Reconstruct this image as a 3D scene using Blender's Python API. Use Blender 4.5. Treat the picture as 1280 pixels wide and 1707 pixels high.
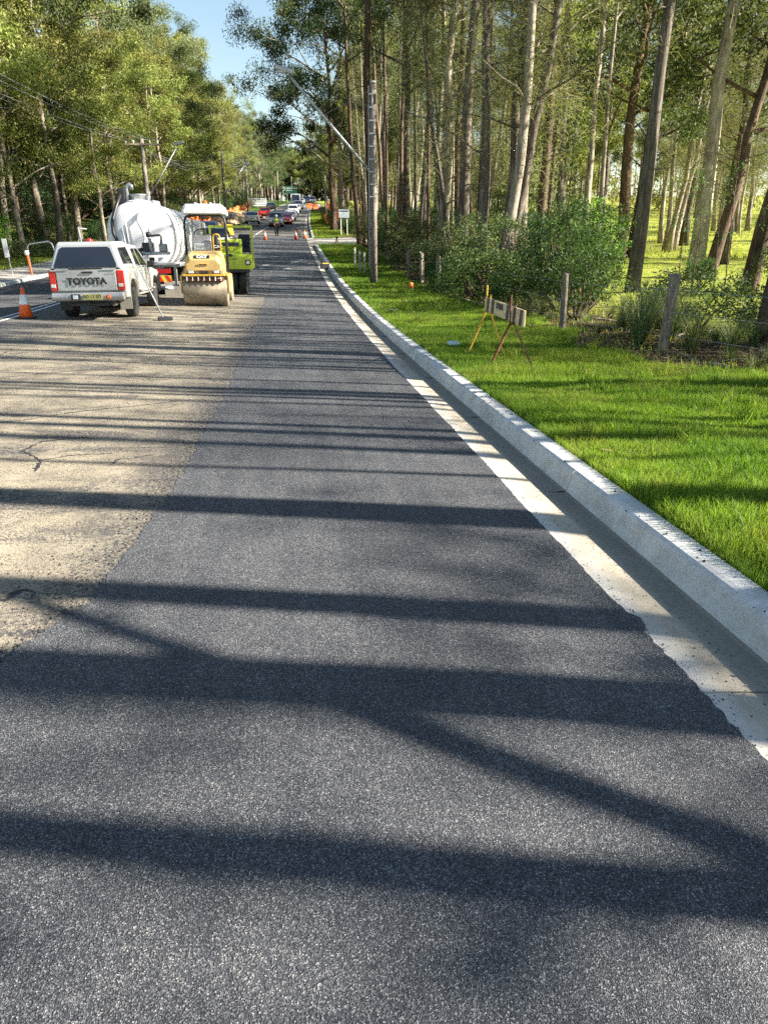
import bpy, math, random
import numpy as np
from mathutils import Vector, Matrix, Euler
for _o in list(bpy.data.objects): bpy.data.objects.remove(_o)
SC = bpy.context.scene
COL = SC.collection
PI = math.pi
rnd = random.Random(7)
# ------------------------------------------------------------------ camera, sky, sun, exposure
cam = bpy.data.cameras.new('camera'); camo = bpy.data.objects.new('camera', cam); COL.objects.link(camo)
cam.sensor_fit = 'VERTICAL'; cam.sensor_height = 36.0; cam.lens = 26.0
cam.clip_start = 0.05; cam.clip_end = 3000
camo.location = (0, 0, 1.7)
camo.rotation_euler = (math.radians(90 - 19.288), 0, math.radians(-6.985))
SC.camera = camo
SUN_AZ, SUN_EL = math.radians(102.3), math.radians(30)
w = bpy.data.worlds.new('World'); SC.world = w; w.use_nodes = True
nt = w.node_tree; nt.nodes.clear()
sky = nt.nodes.new('ShaderNodeTexSky'); sky.sky_type = 'NISHITA'; sky.sun_disc = False
sky.sun_elevation = SUN_EL; sky.sun_rotation = SUN_AZ
sky.air_density = 1.35; sky.dust_density = 0.3; sky.ozone_density = 1.2
bg = nt.nodes.new('ShaderNodeBackground'); bg.inputs[1].default_value = 0.05
wo = nt.nodes.new('ShaderNodeOutputWorld')
nt.links.new(sky.outputs[0], bg.inputs[0]); nt.links.new(bg.outputs[0], wo.inputs[0])
sunv = Vector((math.sin(SUN_AZ) * math.cos(SUN_EL), math.cos(SUN_AZ) * math.cos(SUN_EL), math.sin(SUN_EL)))
sl = bpy.data.lights.new('sun', 'SUN'); sl.energy = 5.0; sl.angle = math.radians(0.5); sl.color = (1.0, 0.93, 0.80)
so = bpy.data.objects.new('sun', sl); COL.objects.link(so); so.rotation_euler = sunv.to_track_quat('Z', 'Y').to_euler()
so.location = (40, -10, 40)
SC.view_settings.view_transform = 'Standard'; SC.view_settings.look = 'None'
SC.view_settings.exposure = 2.1; SC.view_settings.gamma = 1.0; SC.view_settings.use_curve_mapping = False
SC.render.engine = 'CYCLES'
SC.cycles.max_bounces = 6; SC.cycles.transparent_max_bounces = 6
SC.cycles.use_adaptive_sampling = True; SC.cycles.adaptive_threshold = 0.02
SC.cycles.use_denoising = False; SC.cycles.denoiser = 'OPENIMAGEDENOISE'; SC.cycles.denoising_input_passes = 'RGB_ALBEDO_NORMAL'

# ------------------------------------------------------------------ materials
MATS = {}
class NM:
    """small node helper"""
    def __init__(s, name, rough=0.6, spec=0.5, metal=0.0, color=(0.5, 0.5, 0.5)):
        s.m = bpy.data.materials.new(name); s.m.use_nodes = True
        s.t = s.m.node_tree; s.b = s.t.nodes['Principled BSDF']
        s.set('Base Color', (*color, 1)); s.set('Roughness', rough); s.set('Metallic', metal); s.set('Specular IOR Level', spec)
        MATS[name] = s.m; s._c = None
    def set(s, k, v): s.b.inputs[k].default_value = v
    def n(s, typ, **kw):
        nd = s.t.nodes.new('ShaderNode' + typ)
        for k, v in kw.items(): setattr(nd, k, v)
        return nd
    def link(s, a, b): s.t.links.new(a, b)
    def coord(s, scale=(1, 1, 1), out='Object'):
        tc = s.n('TexCoord'); mp = s.n('Mapping'); s.link(tc.outputs[out], mp.inputs[0]); mp.inputs['Scale'].default_value = scale
        return mp.outputs[0]
    def noise(s, scale, detail=3, rough=0.55, vec=None, dist=0.0):
        nd = s.n('TexNoise'); nd.inputs['Scale'].default_value = scale; nd.inputs['Detail'].default_value = detail
        nd.inputs['Roughness'].default_value = rough; nd.inputs['Distortion'].default_value = dist
        s.link(vec if vec is not None else s.coord(), nd.inputs['Vector']); return nd.outputs['Fac']
    def voro(s, scale, feature='F1', vec=None, out='Distance'):
        nd = s.n('TexVoronoi', feature=feature); nd.inputs['Scale'].default_value = scale
        s.link(vec if vec is not None else s.coord(), nd.inputs['Vector']); return nd.outputs[out]
    def ramp(s, fac, stops, interp='LINEAR'):
        nd = s.n('ValToRGB'); nd.color_ramp.interpolation = interp; e = nd.color_ramp.elements
        while len(e) < len(stops): e.new(0.5)
        for i, (p, c) in enumerate(stops):
            e[i].position = p; e[i].color = (*c, 1) if len(c) == 3 else c
        s.link(fac, nd.inputs[0]); return nd.outputs[0]
    def bw(s, fac, a, b):  # smoothstep-like ramp
        nd = s.n('MapRange', interpolation_type='SMOOTHSTEP'); nd.inputs[1].default_value = a; nd.inputs[2].default_value = b
        s.link(fac, nd.inputs[0]); return nd.outputs[0]
    def mix(s, fac, a, b, mode='MIX'):
        nd = s.n('Mix', data_type='RGBA', blend_type=mode)
        for sock, v in ((nd.inputs[0], fac), (nd.inputs[6], a), (nd.inputs[7], b)):
            if isinstance(v, (int, float)): sock.default_value = v
            elif isinstance(v, tuple): sock.default_value = (*v, 1)
            else: s.link(v, sock)
        return nd.outputs[2]
    def math(s, op, a, b=0.0):
        nd = s.n('Math', operation=op)
        for sock, v in ((nd.inputs[0], a), (nd.inputs[1], b)):
            if isinstance(v, (int, float)): sock.default_value = v
            else: s.link(v, sock)
        return nd.outputs[0]
    def sep(s, vec=None):
        nd = s.n('SeparateXYZ'); s.link(vec if vec is not None else s.coord(), nd.inputs[0]); return nd.outputs
    def color(s, c): s.link(c, s.b.inputs['Base Color'])
    def rough(s, c): s.link(c, s.b.inputs['Roughness'])
    def bump(s, h, strength=0.4, dist=0.01):
        nd = s.n('Bump'); nd.inputs['Strength'].default_value = strength; nd.inputs['Distance'].default_value = dist
        s.link(h, nd.inputs['Height']); s.link(nd.outputs[0], s.b.inputs['Normal'])

def simple(name, color, rough=0.5, metal=0.0, spec=0.5, var=0.25, scale=6.0, bump=0.0, coat=0.0):
    k = NM(name, rough, spec, metal, color)
    v = k.noise(scale, 4, 0.6)
    d = tuple(c * (1 - var) for c in color); l = tuple(min(1, c * (1 + var)) for c in color)
    k.color(k.ramp(v, [(0.3, d), (0.7, l)]))
    if bump: k.bump(k.noise(scale * 8, 3), bump, 0.01)
    if coat: k.set('Coat Weight', coat); k.set('Coat Roughness', 0.08)
    return k.m

def grimy(name, color, dirt, rough=0.5, metal=0.0, amount=0.6, coat=0.2, lowz=0.9):
    k = NM(name, rough, 0.5, metal, color); P = k.coord(); z = k.sep(P)[2]
    a = k.bw(k.noise(3.0, 6, 0.72, k.coord((1, 1, 0.35))), 0.50, 0.72)
    low = k.math('SUBTRACT', 1.0, k.bw(k.math('ADD', z, k.math('MULTIPLY', k.noise(4, 4, 0.7, P), 0.5)), lowz * .4, lowz + .5))
    f = k.math('MINIMUM', k.math('ADD', k.math('MULTIPLY', a, amount), k.math('MULTIPLY', low, amount)), 0.9)
    k.color(k.mix(f, color, dirt)); k.rough(k.math('ADD', k.math('MULTIPLY', f, 0.35), rough)); k.set('Coat Weight', coat); k.set('Coat Roughness', 0.15)
    return k.m
def mk_materials():
    # fresh asphalt: dark binder, grey stones of 4-9 mm with glints painted in as the palest tones
    k = NM('asphalt_fresh', 0.62, 0.22)
    P = k.coord()
    vc = k.voro(285, vec=P, out='Color'); vd = k.voro(285, vec=P)
    sx = k.sep(vc)
    stone = k.ramp(sx[0], [(0.0, (0.017, 0.019, 0.025)), (0.5, (0.050, 0.053, 0.061)), (0.80, (0.10, 0.103, 0.111)), (0.95, (0.175, 0.175, 0.178)), (1.0, (0.34, 0.33, 0.32))])
    big = k.noise(0.9, 4, 0.6, P); mid = k.noise(30, 3, 0.6, P)
    c = k.mix(k.bw(mid, 0.42, 0.62), stone, k.mix(0.22, stone, (0.016, 0.017, 0.022)))
    c = k.mix(k.bw(big, 0.3, 0.75), c, k.mix(1.0, c, (1.38, 1.37, 1.34), 'MULTIPLY'))
    streak = k.noise(1.0, 3, 0.6, k.coord((5.0, 0.22, 1)))
    c = k.mix(k.bw(streak, 0.35, 0.65), k.mix(1.0, c, (0.82, 0.83, 0.86), 'MULTIPLY'), c)
    k.color(c)
    k.rough(k.ramp(sx[1], [(0.0, (0.38,) * 3), (1.0, (0.85,) * 3)]))
    k.bump(k.math('ADD', vd, k.math('MULTIPLY', k.noise(420, 2, 0.7, P), 0.5)), 0.55, 0.006)
    # older lanes on the far side
    k = NM('asphalt_old', 0.8, 0.4)
    P = k.coord(); x = k.sep(P)
    g = k.ramp(k.noise(2.0, 5, 0.6, P), [(0.3, (0.050, 0.052, 0.058)), (0.75, (0.085, 0.085, 0.088))])
    spk = k.ramp(k.sep(k.voro(120, vec=P, out='Color'))[0], [(0.0, (0.55,) * 3), (0.8, (1.1,) * 3), (1.0, (2.2,) * 3)])
    g = k.mix(1.0, g, spk, 'MULTIPLY')
    # milled strip with pale dust: between the centre line and the fresh lane
    dust = k.ramp(k.noise(3.0, 5, 0.65, k.coord((1.0, 0.5, 1))), [(0.25, (0.155, 0.13, 0.10)), (0.5, (0.30, 0.255, 0.185)), (0.8, (0.42, 0.36, 0.265))])
    crumb = k.math('MULTIPLY', k.bw(k.noise(62, 4, 0.8, P), 0.49, 0.57), 1.0)
    dust = k.mix(k.math('MULTIPLY', crumb, k.bw(k.noise(2.3, 5, 0.75, k.coord((0.6, 1.5, 1))), 0.30, 0.60)), dust, (0.028, 0.027, 0.030))
    tar = k.bw(k.noise(1.1, 6, 0.70, k.coord((0.6, 1.7, 1)), 0.6), 0.50, 0.62)
    dust = k.mix(k.math('MULTIPLY', tar, k.bw(k.noise(45, 4, 0.7, P), 0.36, 0.55)), dust, (0.045, 0.044, 0.048))
    ed = k.math('ADD', x[0], k.math('MULTIPLY', k.math('SUBTRACT', k.noise(1.4, 6, 0.75, P), 0.5), 1.7))
    dust = k.mix(k.math('MULTIPLY', k.bw(ed, -1.65, -0.85), k.bw(k.noise(38, 5, 0.8, P), 0.36, 0.56)), dust, (0.040, 0.040, 0.045))
    # cracks
    cr = k.voro(0.55, 'DISTANCE_TO_EDGE', k.mix(0.10, P, k.n('TexNoise').outputs['Color'] if False else P))
    wob = k.n('TexNoise'); wob.inputs['Scale'].default_value = 1.6; wob.inputs['Detail'].default_value = 6; k.link(P, wob.inputs['Vector'])
    va = k.n('VectorMath', operation='ADD'); k.link(P, va.inputs[0]); 
    vm = k.n('VectorMath', operation='SCALE'); k.link(wob.outputs['Color'], vm.inputs[0]); vm.inputs['Scale'].default_value = 1.3
    k.link(vm.outputs[0], va.inputs[1])
    cr = k.voro(0.42, 'DISTANCE_TO_EDGE', va.outputs[0])
    crm = k.math('MULTIPLY', k.math('SUBTRACT', 1.0, k.bw(cr, 0.002, 0.012)), k.bw(k.noise(0.9, 2, 0.5, P), 0.48, 0.56))
    dust = k.mix(crm, dust, (0.02, 0.02, 0.023))
    wn = k.math('MULTIPLY', k.math('SUBTRACT', k.noise(0.8, 5, 0.65, P), 0.5), 3.2)
    xx = k.math('ADD', x[0], wn); yy = k.math('ADD', x[1], k.math('MULTIPLY', wn, 3.0))
    m = k.math('MULTIPLY', k.bw(xx, -6.0, -4.2), k.math('SUBTRACT', 1.0, k.bw(yy, 20.0, 30.0)))
    tan = k.math('MULTIPLY', m, 0.92)
    grey = k.mix(k.math('MULTIPLY', k.bw(xx, -6.9, -6.2), 0.55), g, (0.16, 0.145, 0.125))
    c = k.mix(tan, grey, dust)
    # tyre rubber / bitumen smear beside the fresh lane
    k.color(c)
    k.bump(k.math('ADD', k.voro(140, vec=P), k.math('MULTIPLY', k.noise(9, 5, 0.7, P), 1.2)), 0.5, 0.008)
    simple('bitumen_crumb', (0.022, 0.022, 0.025), 0.7, var=0.3)
    # concrete
    k = NM('concrete_kerb', 0.8, 0.35)
    P = k.coord(); x = k.sep(P)
    c = k.ramp(k.noise(5, 6, 0.65, P), [(0.25, (0.44, 0.43, 0.41)), (0.55, (0.60, 0.59, 0.57)), (0.85, (0.72, 0.71, 0.69))])
    c = k.mix(k.math('MULTIPLY', k.bw(k.noise(60, 4, 0.8, P), 0.58, 0.66), 0.8), c, (0.15, 0.14, 0.13))
    c = k.mix(k.math('MULTIPLY', k.bw(k.noise(1.7, 6, 0.75, k.coord((1, 1, 3))), 0.50, 0.68), 0.55), c, (0.30, 0.28, 0.25))
    k.color(c); k.bump(k.noise(90, 5, 0.7, P), 0.35, 0.006)
    k = NM('concrete_gutter', 0.8, 0.35)
    P = k.coord(); x = k.sep(P)
    c = k.ramp(k.noise(3.5, 6, 0.65, k.coord((1, 0.6, 1))), [(0.25, (0.27, 0.235, 0.18)), (0.6, (0.42, 0.365, 0.285)), (0.85, (0.50, 0.44, 0.35))])
    lime = k.math('MULTIPLY', k.math('SUBTRACT', 1.0, k.bw(k.math('ADD', x[0], k.math('MULTIPLY', k.noise(3.0, 5, 0.7, k.coord((3, 0.8, 1))), 0.16)), 1.68, 1.84)), 0.55)
    c = k.mix(lime, c, (0.60, 0.59, 0.57))
    kerb_shade = k.bw(x[0], 1.80, 1.90)  # shade cast by the kerb, painted into the gutter colour
    c = k.mix(k.math('MULTIPLY', kerb_shade, 0.75), c, k.mix(k.bw(k.noise(40, 4, 0.7, P), 0.45, 0.65), (0.19, 0.18, 0.15), (0.11, 0.105, 0.09)))
    c = k.mix(k.bw(k.noise(110, 3, 0.8, P), 0.66, 0.70), c, (0.04, 0.038, 0.035))
    k.color(c); k.bump(k.noise(70, 5, 0.7, P), 0.3, 0.005)
    simple('concrete_path', (0.34, 0.32, 0.29), 0.85, var=0.25, scale=3, bump=0.2)
    k = NM('road_paint', 0.6); P = k.coord()
    k.color(k.mix(k.bw(k.noise(25, 5, 0.75, P), 0.50, 0.66), (0.78, 0.78, 0.76), (0.30, 0.30, 0.30)))
    # ground
    k = NM('ground_soil', 0.95, 0.1)
    P = k.coord(); x = k.sep(P)
    lawn = k.ramp(k.noise(4, 6, 0.7, P), [(0.25, (0.030, 0.055, 0.012)), (0.7, (0.070, 0.125, 0.018))])
    padk = k.ramp(k.noise(0.7, 6, 0.7, P), [(0.25, (0.15, 0.20, 0.03)), (0.5, (0.27, 0.30, 0.05)), (0.78, (0.40, 0.38, 0.11))])
    litt = k.ramp(k.noise(7, 6, 0.75, P), [(0.2, (0.030, 0.024, 0.016)), (0.5, (0.075, 0.058, 0.036)), (0.8, (0.17, 0.13, 0.085))])
    wn = k.math('MULTIPLY', k.math('SUBTRACT', k.noise(0.35, 4, 0.6, P), 0.5), 5.0)
    xx = k.math('ADD', x[0], wn)
    c = k.mix(k.bw(xx, 4.3, 5.6), lawn, litt)
    c = k.mix(k.bw(xx, 7.0, 10.0), c, k.mix(k.bw(k.noise(1.2, 5, 0.7, P), 0.52, 0.66), padk, litt))
    left = k.math('SUBTRACT', 1.0, k.bw(x[0], -8.0, -7.0))
    lc = k.mix(k.bw(k.noise(0.8, 5, 0.7, P), 0.42, 0.6), litt, k.mix(0.5, lawn, padk))
    c = k.mix(left, c, lc)
    k.color(c); k.bump(k.noise(30, 5, 0.8, P), 0.8, 0.05)
    simple('earth', (0.36, 0.25, 0.15), 0.95, var=0.4, scale=2.0, bump=0.6)
    # foliage
    def leaf(name, c1, c2, c3, trans=0.35, rough=0.5, objvar=0.25, patch=None):
        k = NM(name, max(rough, 0.55), 0.2)
        geo = k.n('NewGeometry'); oi = k.n('ObjectInfo')
        c = k.ramp(geo.outputs['Random Per Island'], [(0.0, c1), (0.55, c2), (1.0, c3)])
        hs = k.n('HueSaturation'); k.link(c, hs.inputs['Color'])
        k.link(k.math('ADD', k.math('MULTIPLY', oi.outputs['Random'], 0.05), 0.475), hs.inputs['Hue'])
        k.link(k.math('ADD', k.math('MULTIPLY', oi.outputs['Random'], objvar * 2), 1 - objvar), hs.inputs['Value'])
        cc = hs.outputs[0]
        if patch:
            P = k.coord(); cc = k.mix(k.math('MULTIPLY', k.bw(k.noise(1.3, 5, 0.72, P), 0.46, 0.66), 0.75), cc, patch[0]); cc = k.mix(k.bw(k.noise(0.7, 3, 0.6, k.coord((1, 1, 1), 'Object')), 0.35, 0.6), k.mix(1.0, cc, patch[1], 'MULTIPLY'), cc)
        k.color(cc)
        tr = k.n('BsdfTranslucent'); k.link(k.mix(1.0, cc, (1.35, 1.35, 0.7), 'MULTIPLY'), tr.inputs[0])
        ms = k.n('MixShader'); ms.inputs[0].default_value = trans
        k.link(k.b.outputs[0], ms.inputs[1]); k.link(tr.outputs[0], ms.inputs[2])
        out = [n for n in k.t.nodes if n.type == 'OUTPUT_MATERIAL'][0]; k.link(ms.outputs[0], out.inputs[0])
        return k.m
    leaf('leaf_gum_olive', (0.11, 0.135, 0.034), (0.215, 0.235, 0.06), (0.37, 0.36, 0.13), 0.32)  # gum leaves with the sunlit tone put into the colour
    leaf('leaf_gum_dark', (0.030, 0.050, 0.022), (0.070, 0.100, 0.038), (0.17, 0.185, 0.07), 0.28)  # darker copy of the gum leaves, shade-side tone put into the colour
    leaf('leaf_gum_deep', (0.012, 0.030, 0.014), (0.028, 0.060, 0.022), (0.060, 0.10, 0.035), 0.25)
    leaf('needle_sheoak', (0.10, 0.11, 0.055), (0.19, 0.195, 0.095), (0.31, 0.30, 0.16), 0.35, 0.6)
    leaf('leaf_gum_grey', (0.07, 0.10, 0.045), (0.155, 0.185, 0.08), (0.30, 0.31, 0.16), 0.30)
    leaf('leaf_shrub', (0.022, 0.055, 0.018), (0.050, 0.105, 0.028), (0.12, 0.19, 0.055), 0.30, 0.6)
    leaf('leaf_bright', (0.07, 0.15, 0.02), (0.14, 0.26, 0.03), (0.26, 0.38, 0.06), 0.40, 0.45)
    leaf('leaf_strap', (0.05, 0.085, 0.03), (0.12, 0.16, 0.06), (0.30, 0.29, 0.15), 0.30, 0.45)
    leaf('leaf_dry', (0.15, 0.12, 0.06), (0.27, 0.21, 0.11), (0.36, 0.30, 0.18), 0.3, 0.7)
    leaf('grass_blade', (0.075, 0.14, 0.013), (0.155, 0.255, 0.024), (0.30, 0.38, 0.065), 0.45, 0.45, 0.0, ((0.24, 0.27, 0.055), (0.75, 0.85, 0.9)))
    leaf('grass_paddock', (0.17, 0.22, 0.025), (0.30, 0.34, 0.05), (0.44, 0.43, 0.12), 0.40, 0.5, 0.0)
    # bark
    def bark(name, dark, midc, light, sz=1.0, bump=0.6, objvar=0.3):
        k = NM(name, 0.85, 0.25)
        v1 = k.coord((7 * sz, 7 * sz, 0.9 * sz)); v2 = k.coord((2, 2, 0.7))
        n1 = k.noise(2.2, 6, 0.7, v1, 0.4); n2 = k.noise(1.3, 4, 0.6, v2)
        c = k.ramp(k.math('ADD', k.math('MULTIPLY', n1, 0.65), k.math('MULTIPLY', n2, 0.35)), [(0.36, dark), (0.5, midc), (0.62, light)])
        oi = k.n('ObjectInfo'); hs = k.n('HueSaturation'); k.link(c, hs.inputs['Color'])
        k.link(k.math('ADD', k.math('MULTIPLY', oi.outputs['Random'], objvar * 2), 1 - objvar), hs.inputs['Value'])
        k.color(hs.outputs[0]); k.bump(n1, bump, 0.06); return k.m
    bark('bark_grey', (0.045, 0.036, 0.030), (0.115, 0.094, 0.076), (0.23, 0.195, 0.16))
    bark('bark_pale', (0.10, 0.082, 0.064), (0.26, 0.22, 0.17), (0.44, 0.385, 0.30), 0.9, 0.45)
    bark('bark_brown', (0.030, 0.020, 0.014), (0.105, 0.068, 0.046), (0.22, 0.15, 0.10), 1.4, 0.9)
    bark('timber_post', (0.085, 0.070, 0.052), (0.22, 0.185, 0.14), (0.38, 0.33, 0.26), 2.0, 0.7, 0.15)
    bark('timber_pole', (0.12, 0.10, 0.085), (0.22, 0.19, 0.165), (0.32, 0.29, 0.26), 1.2, 0.4, 0.1)
    # man-made
    grimy('paint_silver', (0.42, 0.43, 0.44), (0.30, 0.27, 0.22), 0.38, 0.4, 0.35, 0.3, 0.6)
    simple('paint_white', (0.76, 0.76, 0.75), 0.35, var=0.05, scale=2, coat=0.5)
    simple('paint_red', (0.50, 0.025, 0.03), 0.3, var=0.1, coat=0.6)
    simple('paint_blue', (0.03, 0.06, 0.14), 0.3, var=0.1, coat=0.6)
    simple('paint_grey', (0.16, 0.17, 0.18), 0.35, var=0.1, coat=0.5)
    simple('paint_green', (0.03, 0.13, 0.08), 0.4, var=0.1, coat=0.3)
    grimy('dirty_silver', (0.34, 0.34, 0.32), (0.24, 0.22, 0.17), 0.5, 0.2, 0.75, 0.1, 0.8)
    grimy('tank_white', (0.74, 0.73, 0.75), (0.42, 0.38, 0.33), 0.62, 0.0, 0.32, 0.0, 0.9)
    grimy('cab_cream', (0.50, 0.49, 0.46), (0.20, 0.17, 0.13), 0.6, 0.0, 0.6, 0.0, 0.7)
    grimy('roller_yellow', (0.54, 0.37, 0.14), (0.19, 0.14, 0.09), 0.5, 0.0, 0.5, 0.1, 0.7)
    grimy('lime_paint', (0.50, 0.60, 0.035), (0.12, 0.12, 0.05), 0.45, 0.0, 0.5, 0.1, 0.7)
    simple('drum_steel', (0.30, 0.25, 0.18), 0.55, 0.35, var=0.3, scale=5)
    simple('steel_grey', (0.32, 0.32, 0.33), 0.45, 0.6, var=0.25, scale=8)
    simple('galvanised', (0.42, 0.44, 0.46), 0.5, 0.5, var=0.15, scale=5)
    simple('dark_metal', (0.035, 0.035, 0.038), 0.55, 0.2, var=0.3, scale=8)
    simple('tyre_rubber', (0.024, 0.023, 0.022), 0.85, var=0.3, scale=6, bump=0.2)
    simple('black_plastic', (0.02, 0.02, 0.022), 0.5, var=0.2)
    simple('white_plastic', (0.74, 0.74, 0.75), 0.45, var=0.06)
    simple('rust', (0.16, 0.055, 0.03), 0.85, var=0.45, scale=14, bump=0.4)
    simple('yellow_paint_worn', (0.62, 0.36, 0.03), 0.6, var=0.28, scale=14)
    simple('board_cream', (0.74, 0.56, 0.32), 0.7, var=0.2, scale=9)
    simple('board_grey', (0.09, 0.08, 0.09), 0.7, var=0.2, scale=9)
    simple('orange_plastic', (0.80, 0.12, 0.02), 0.45, var=0.12)
    simple('orange_mesh', (0.82, 0.20, 0.05), 0.6, var=0.2, scale=2)
    simple('reflective_white', (0.75, 0.75, 0.76), 0.35, var=0.08, scale=15)
    simple('vest_lime', (0.40, 0.75, 0.04), 0.7, var=0.1)
    simple('cloth_navy', (0.02, 0.025, 0.045), 0.9, var=0.2)
    simple('skin', (0.42, 0.24, 0.16), 0.6, var=0.1)
    simple('lamp_red', (0.50, 0.012, 0.010), 0.2, var=0.2, scale=20, coat=0.5)
    simple('lamp_orange', (0.75, 0.22, 0.03), 0.25, var=0.1, coat=0.5)
    simple('lamp_clear', (0.65, 0.66, 0.68), 0.15, 0.3, var=0.1, scale=20, coat=0.6)
    simple('chevron_yellow', (0.85, 0.55, 0.05), 0.4, var=0.1)
    simple('chevron_red', (0.62, 0.03, 0.02), 0.4, var=0.1)
    simple('hose_black', (0.015, 0.015, 0.017), 0.45, var=0.2)
    simple('plate_yellow', (0.50, 0.46, 0.16), 0.5, var=0.1)
    simple('letter_black', (0.012, 0.012, 0.016), 0.5, var=0.1)
    simple('bag_plastic', (0.45, 0.62, 0.60), 0.3, var=0.2, scale=20)
    simple('sign_blue_white', (0.40, 0.46, 0.52), 0.5, var=0.1)
    k = NM('glass_dark', 0.06, 0.8, 0.0, (0.012, 0.014, 0.020)); k.set('Coat Weight', 0.5)
    k = NM('glass_light', 0.08, 0.8, 0.0, (0.05, 0.06, 0.065))
mk_materials()
M = MATS

# ------------------------------------------------------------------ mesh helpers
class MB:
    def __init__(s): s.v = []; s.f = []
    def add(s, vs, fs):
        o = len(s.v); s.v += [tuple(p) for p in vs]; s.f += [tuple(i + o for i in f) for f in fs]; return s
    def box(s, c, d, rot=None, taper=1.0):
        x, y, z = (q / 2 for q in d); vs = []
        for k, sz in enumerate((-z, z)):
            t = taper if k else 1.0
            vs += [Vector((sx * x * t, sy * y * t, sz)) for sx, sy in ((-1, -1), (1, -1), (1, 1), (-1, 1))]
        if rot: R = Euler(rot).to_matrix(); vs = [R @ p for p in vs]
        vs = [p + Vector(c) for p in vs]
        return s.add(vs, [(3, 2, 1, 0), (4, 5, 6, 7), (0, 1, 5, 4), (1, 2, 6, 5), (2, 3, 7, 6), (3, 0, 4, 7)])
    def tube(s, pts, rs, n=8, cap=True):
        pts = [Vector(p) for p in pts]
        if not hasattr(rs, '__len__'): rs = [rs] * len(pts)
        rings = []
        d0 = (pts[1] - pts[0]).normalized(); up = Vector((0, 0, 1)) if abs(d0.z) < 0.9 else Vector((1, 0, 0))
        u = d0.cross(up).normalized()
        for i, p in enumerate(pts):
            a = pts[max(i - 1, 0)]; b = pts[min(i + 1, len(pts) - 1)]; d = (b - a).normalized()
            u = (u - d * u.dot(d)).normalized(); vv = d.cross(u)
            rings.append([p + (u * math.cos(2 * PI * k / n) + vv * math.sin(2 * PI * k / n)) * rs[i] for k in range(n)])
        return s.loft(rings, cap)
    def loft(s, rings, cap=True):
        n = len(rings[0]); vs = [p for r in rings for p in r]; fs = []
        for i in range(len(rings) - 1):
            for k in range(n):
                k2 = (k + 1) % n; fs.append((i * n + k, i * n + k2, (i + 1) * n + k2, (i + 1) * n + k))
        if cap:
            fs.append(tuple(reversed(range(n)))); fs.append(tuple(range((len(rings) - 1) * n, len(rings) * n)))
        return s.add(vs, fs)
    def lathe(s, prof, axis='x', c=(0, 0, 0), n=24):   # prof: (pos along axis, radius)
        rings = []
        for a, r in prof:
            ring = []
            for k in range(n):
                t = 2 * PI * k / n; p, q = math.cos(t) * r, math.sin(t) * r
                v = {'x': (a, p, q), 'y': (p, a, q), 'z': (p, q, a)}[axis]
                ring.append(Vector(v) + Vector(c))
            rings.append(ring)
        return s.loft(rings)
    def prism(s, poly, hw, z_of=None):   # poly in (y,z); extruded to x=+-hw(z)
        h = hw if callable(hw) else (lambda z: hw)
        n = len(poly); vs = [(-h(z), y, z) for y, z in poly] + [(h(z), y, z) for y, z in poly]
        fs = [tuple(range(n)), tuple(reversed(range(n, 2 * n)))] + [(i, i + n, (i + 1) % n + n, (i + 1) % n) for i in range(n)]
        return s.add(vs, fs)
    def side(s, poly, hw, out=0.006, inn=0.02, sides=(-1, 1)):  # thin panel on the sides
        for sg in sides:
            n = len(poly); vs = [(sg * (hw(z) - inn), y, z) for y, z in poly] + [(sg * (hw(z) + out), y, z) for y, z in poly]
            s.add(vs, [tuple(range(n)), tuple(reversed(range(n, 2 * n)))] + [(i, i + n, (i + 1) % n + n, (i + 1) % n) for i in range(n)])
        return s
    def face_y(s, poly, yf, out=0.006, inn=0.02):   # thin panel over a surface y = yf(z), poly in (x,z), outward = -y
        n = len(poly); vs = [(x, yf(z) + inn, z) for x, z in poly] + [(x, yf(z) - out, z) for x, z in poly]
        return s.add(vs, [tuple(range(n)), tuple(reversed(range(n, 2 * n)))] + [(i, i + n, (i + 1) % n + n, (i + 1) % n) for i in range(n)])
    def sphere(s, c, r, n=12, m=8, sc=(1, 1, 1)):
        rings = []
        for i in range(1, m):
            t = PI * i / m
            rings.append([Vector((c[0] + sc[0] * r * math.sin(t) * math.cos(2 * PI * k / n), c[1] + sc[1] * r * math.sin(t) * math.sin(2 * PI * k / n), c[2] - sc[2] * r * math.cos(t))) for k in range(n)])
        return s.loft(rings)
    def build(s, name, mat, parent=None, smooth=False, bevel=0.0, kind=None):
        me = bpy.data.meshes.new(name); me.from_pydata(s.v, [], s.f)
        import bmesh
        bm = bmesh.new(); bm.from_mesh(me); bmesh.ops.recalc_face_normals(bm, faces=bm.faces); bm.to_mesh(me); bm.free()
        return mesh_obj(name, me, mat, parent, smooth, bevel, kind)
class Side2:
    def __init__(s, *a, **k): s.a, s.k = a, k
    def build(s, *a, **k): return [MB().side(*s.a, sides=(q,), **s.k).build(*a, **k) for q in (-1, 1)]
def mesh_obj(name, me, mat, parent=None, smooth=False, bevel=0.0, kind=None):
    if isinstance(mat, str): mat = M[mat]
    if mat and not me.materials: me.materials.append(mat)
    if smooth: me.shade_smooth()
    o = bpy.data.objects.new(name, me); COL.objects.link(o)
    if parent: o.parent = parent
    if bevel:
        b = o.modifiers.new('bevel', 'BEVEL'); b.width = bevel; b.segments = 2; b.limit_method = 'ANGLE'; b.angle_limit = math.radians(35)
    if kind: o['kind'] = kind
    return o
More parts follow.
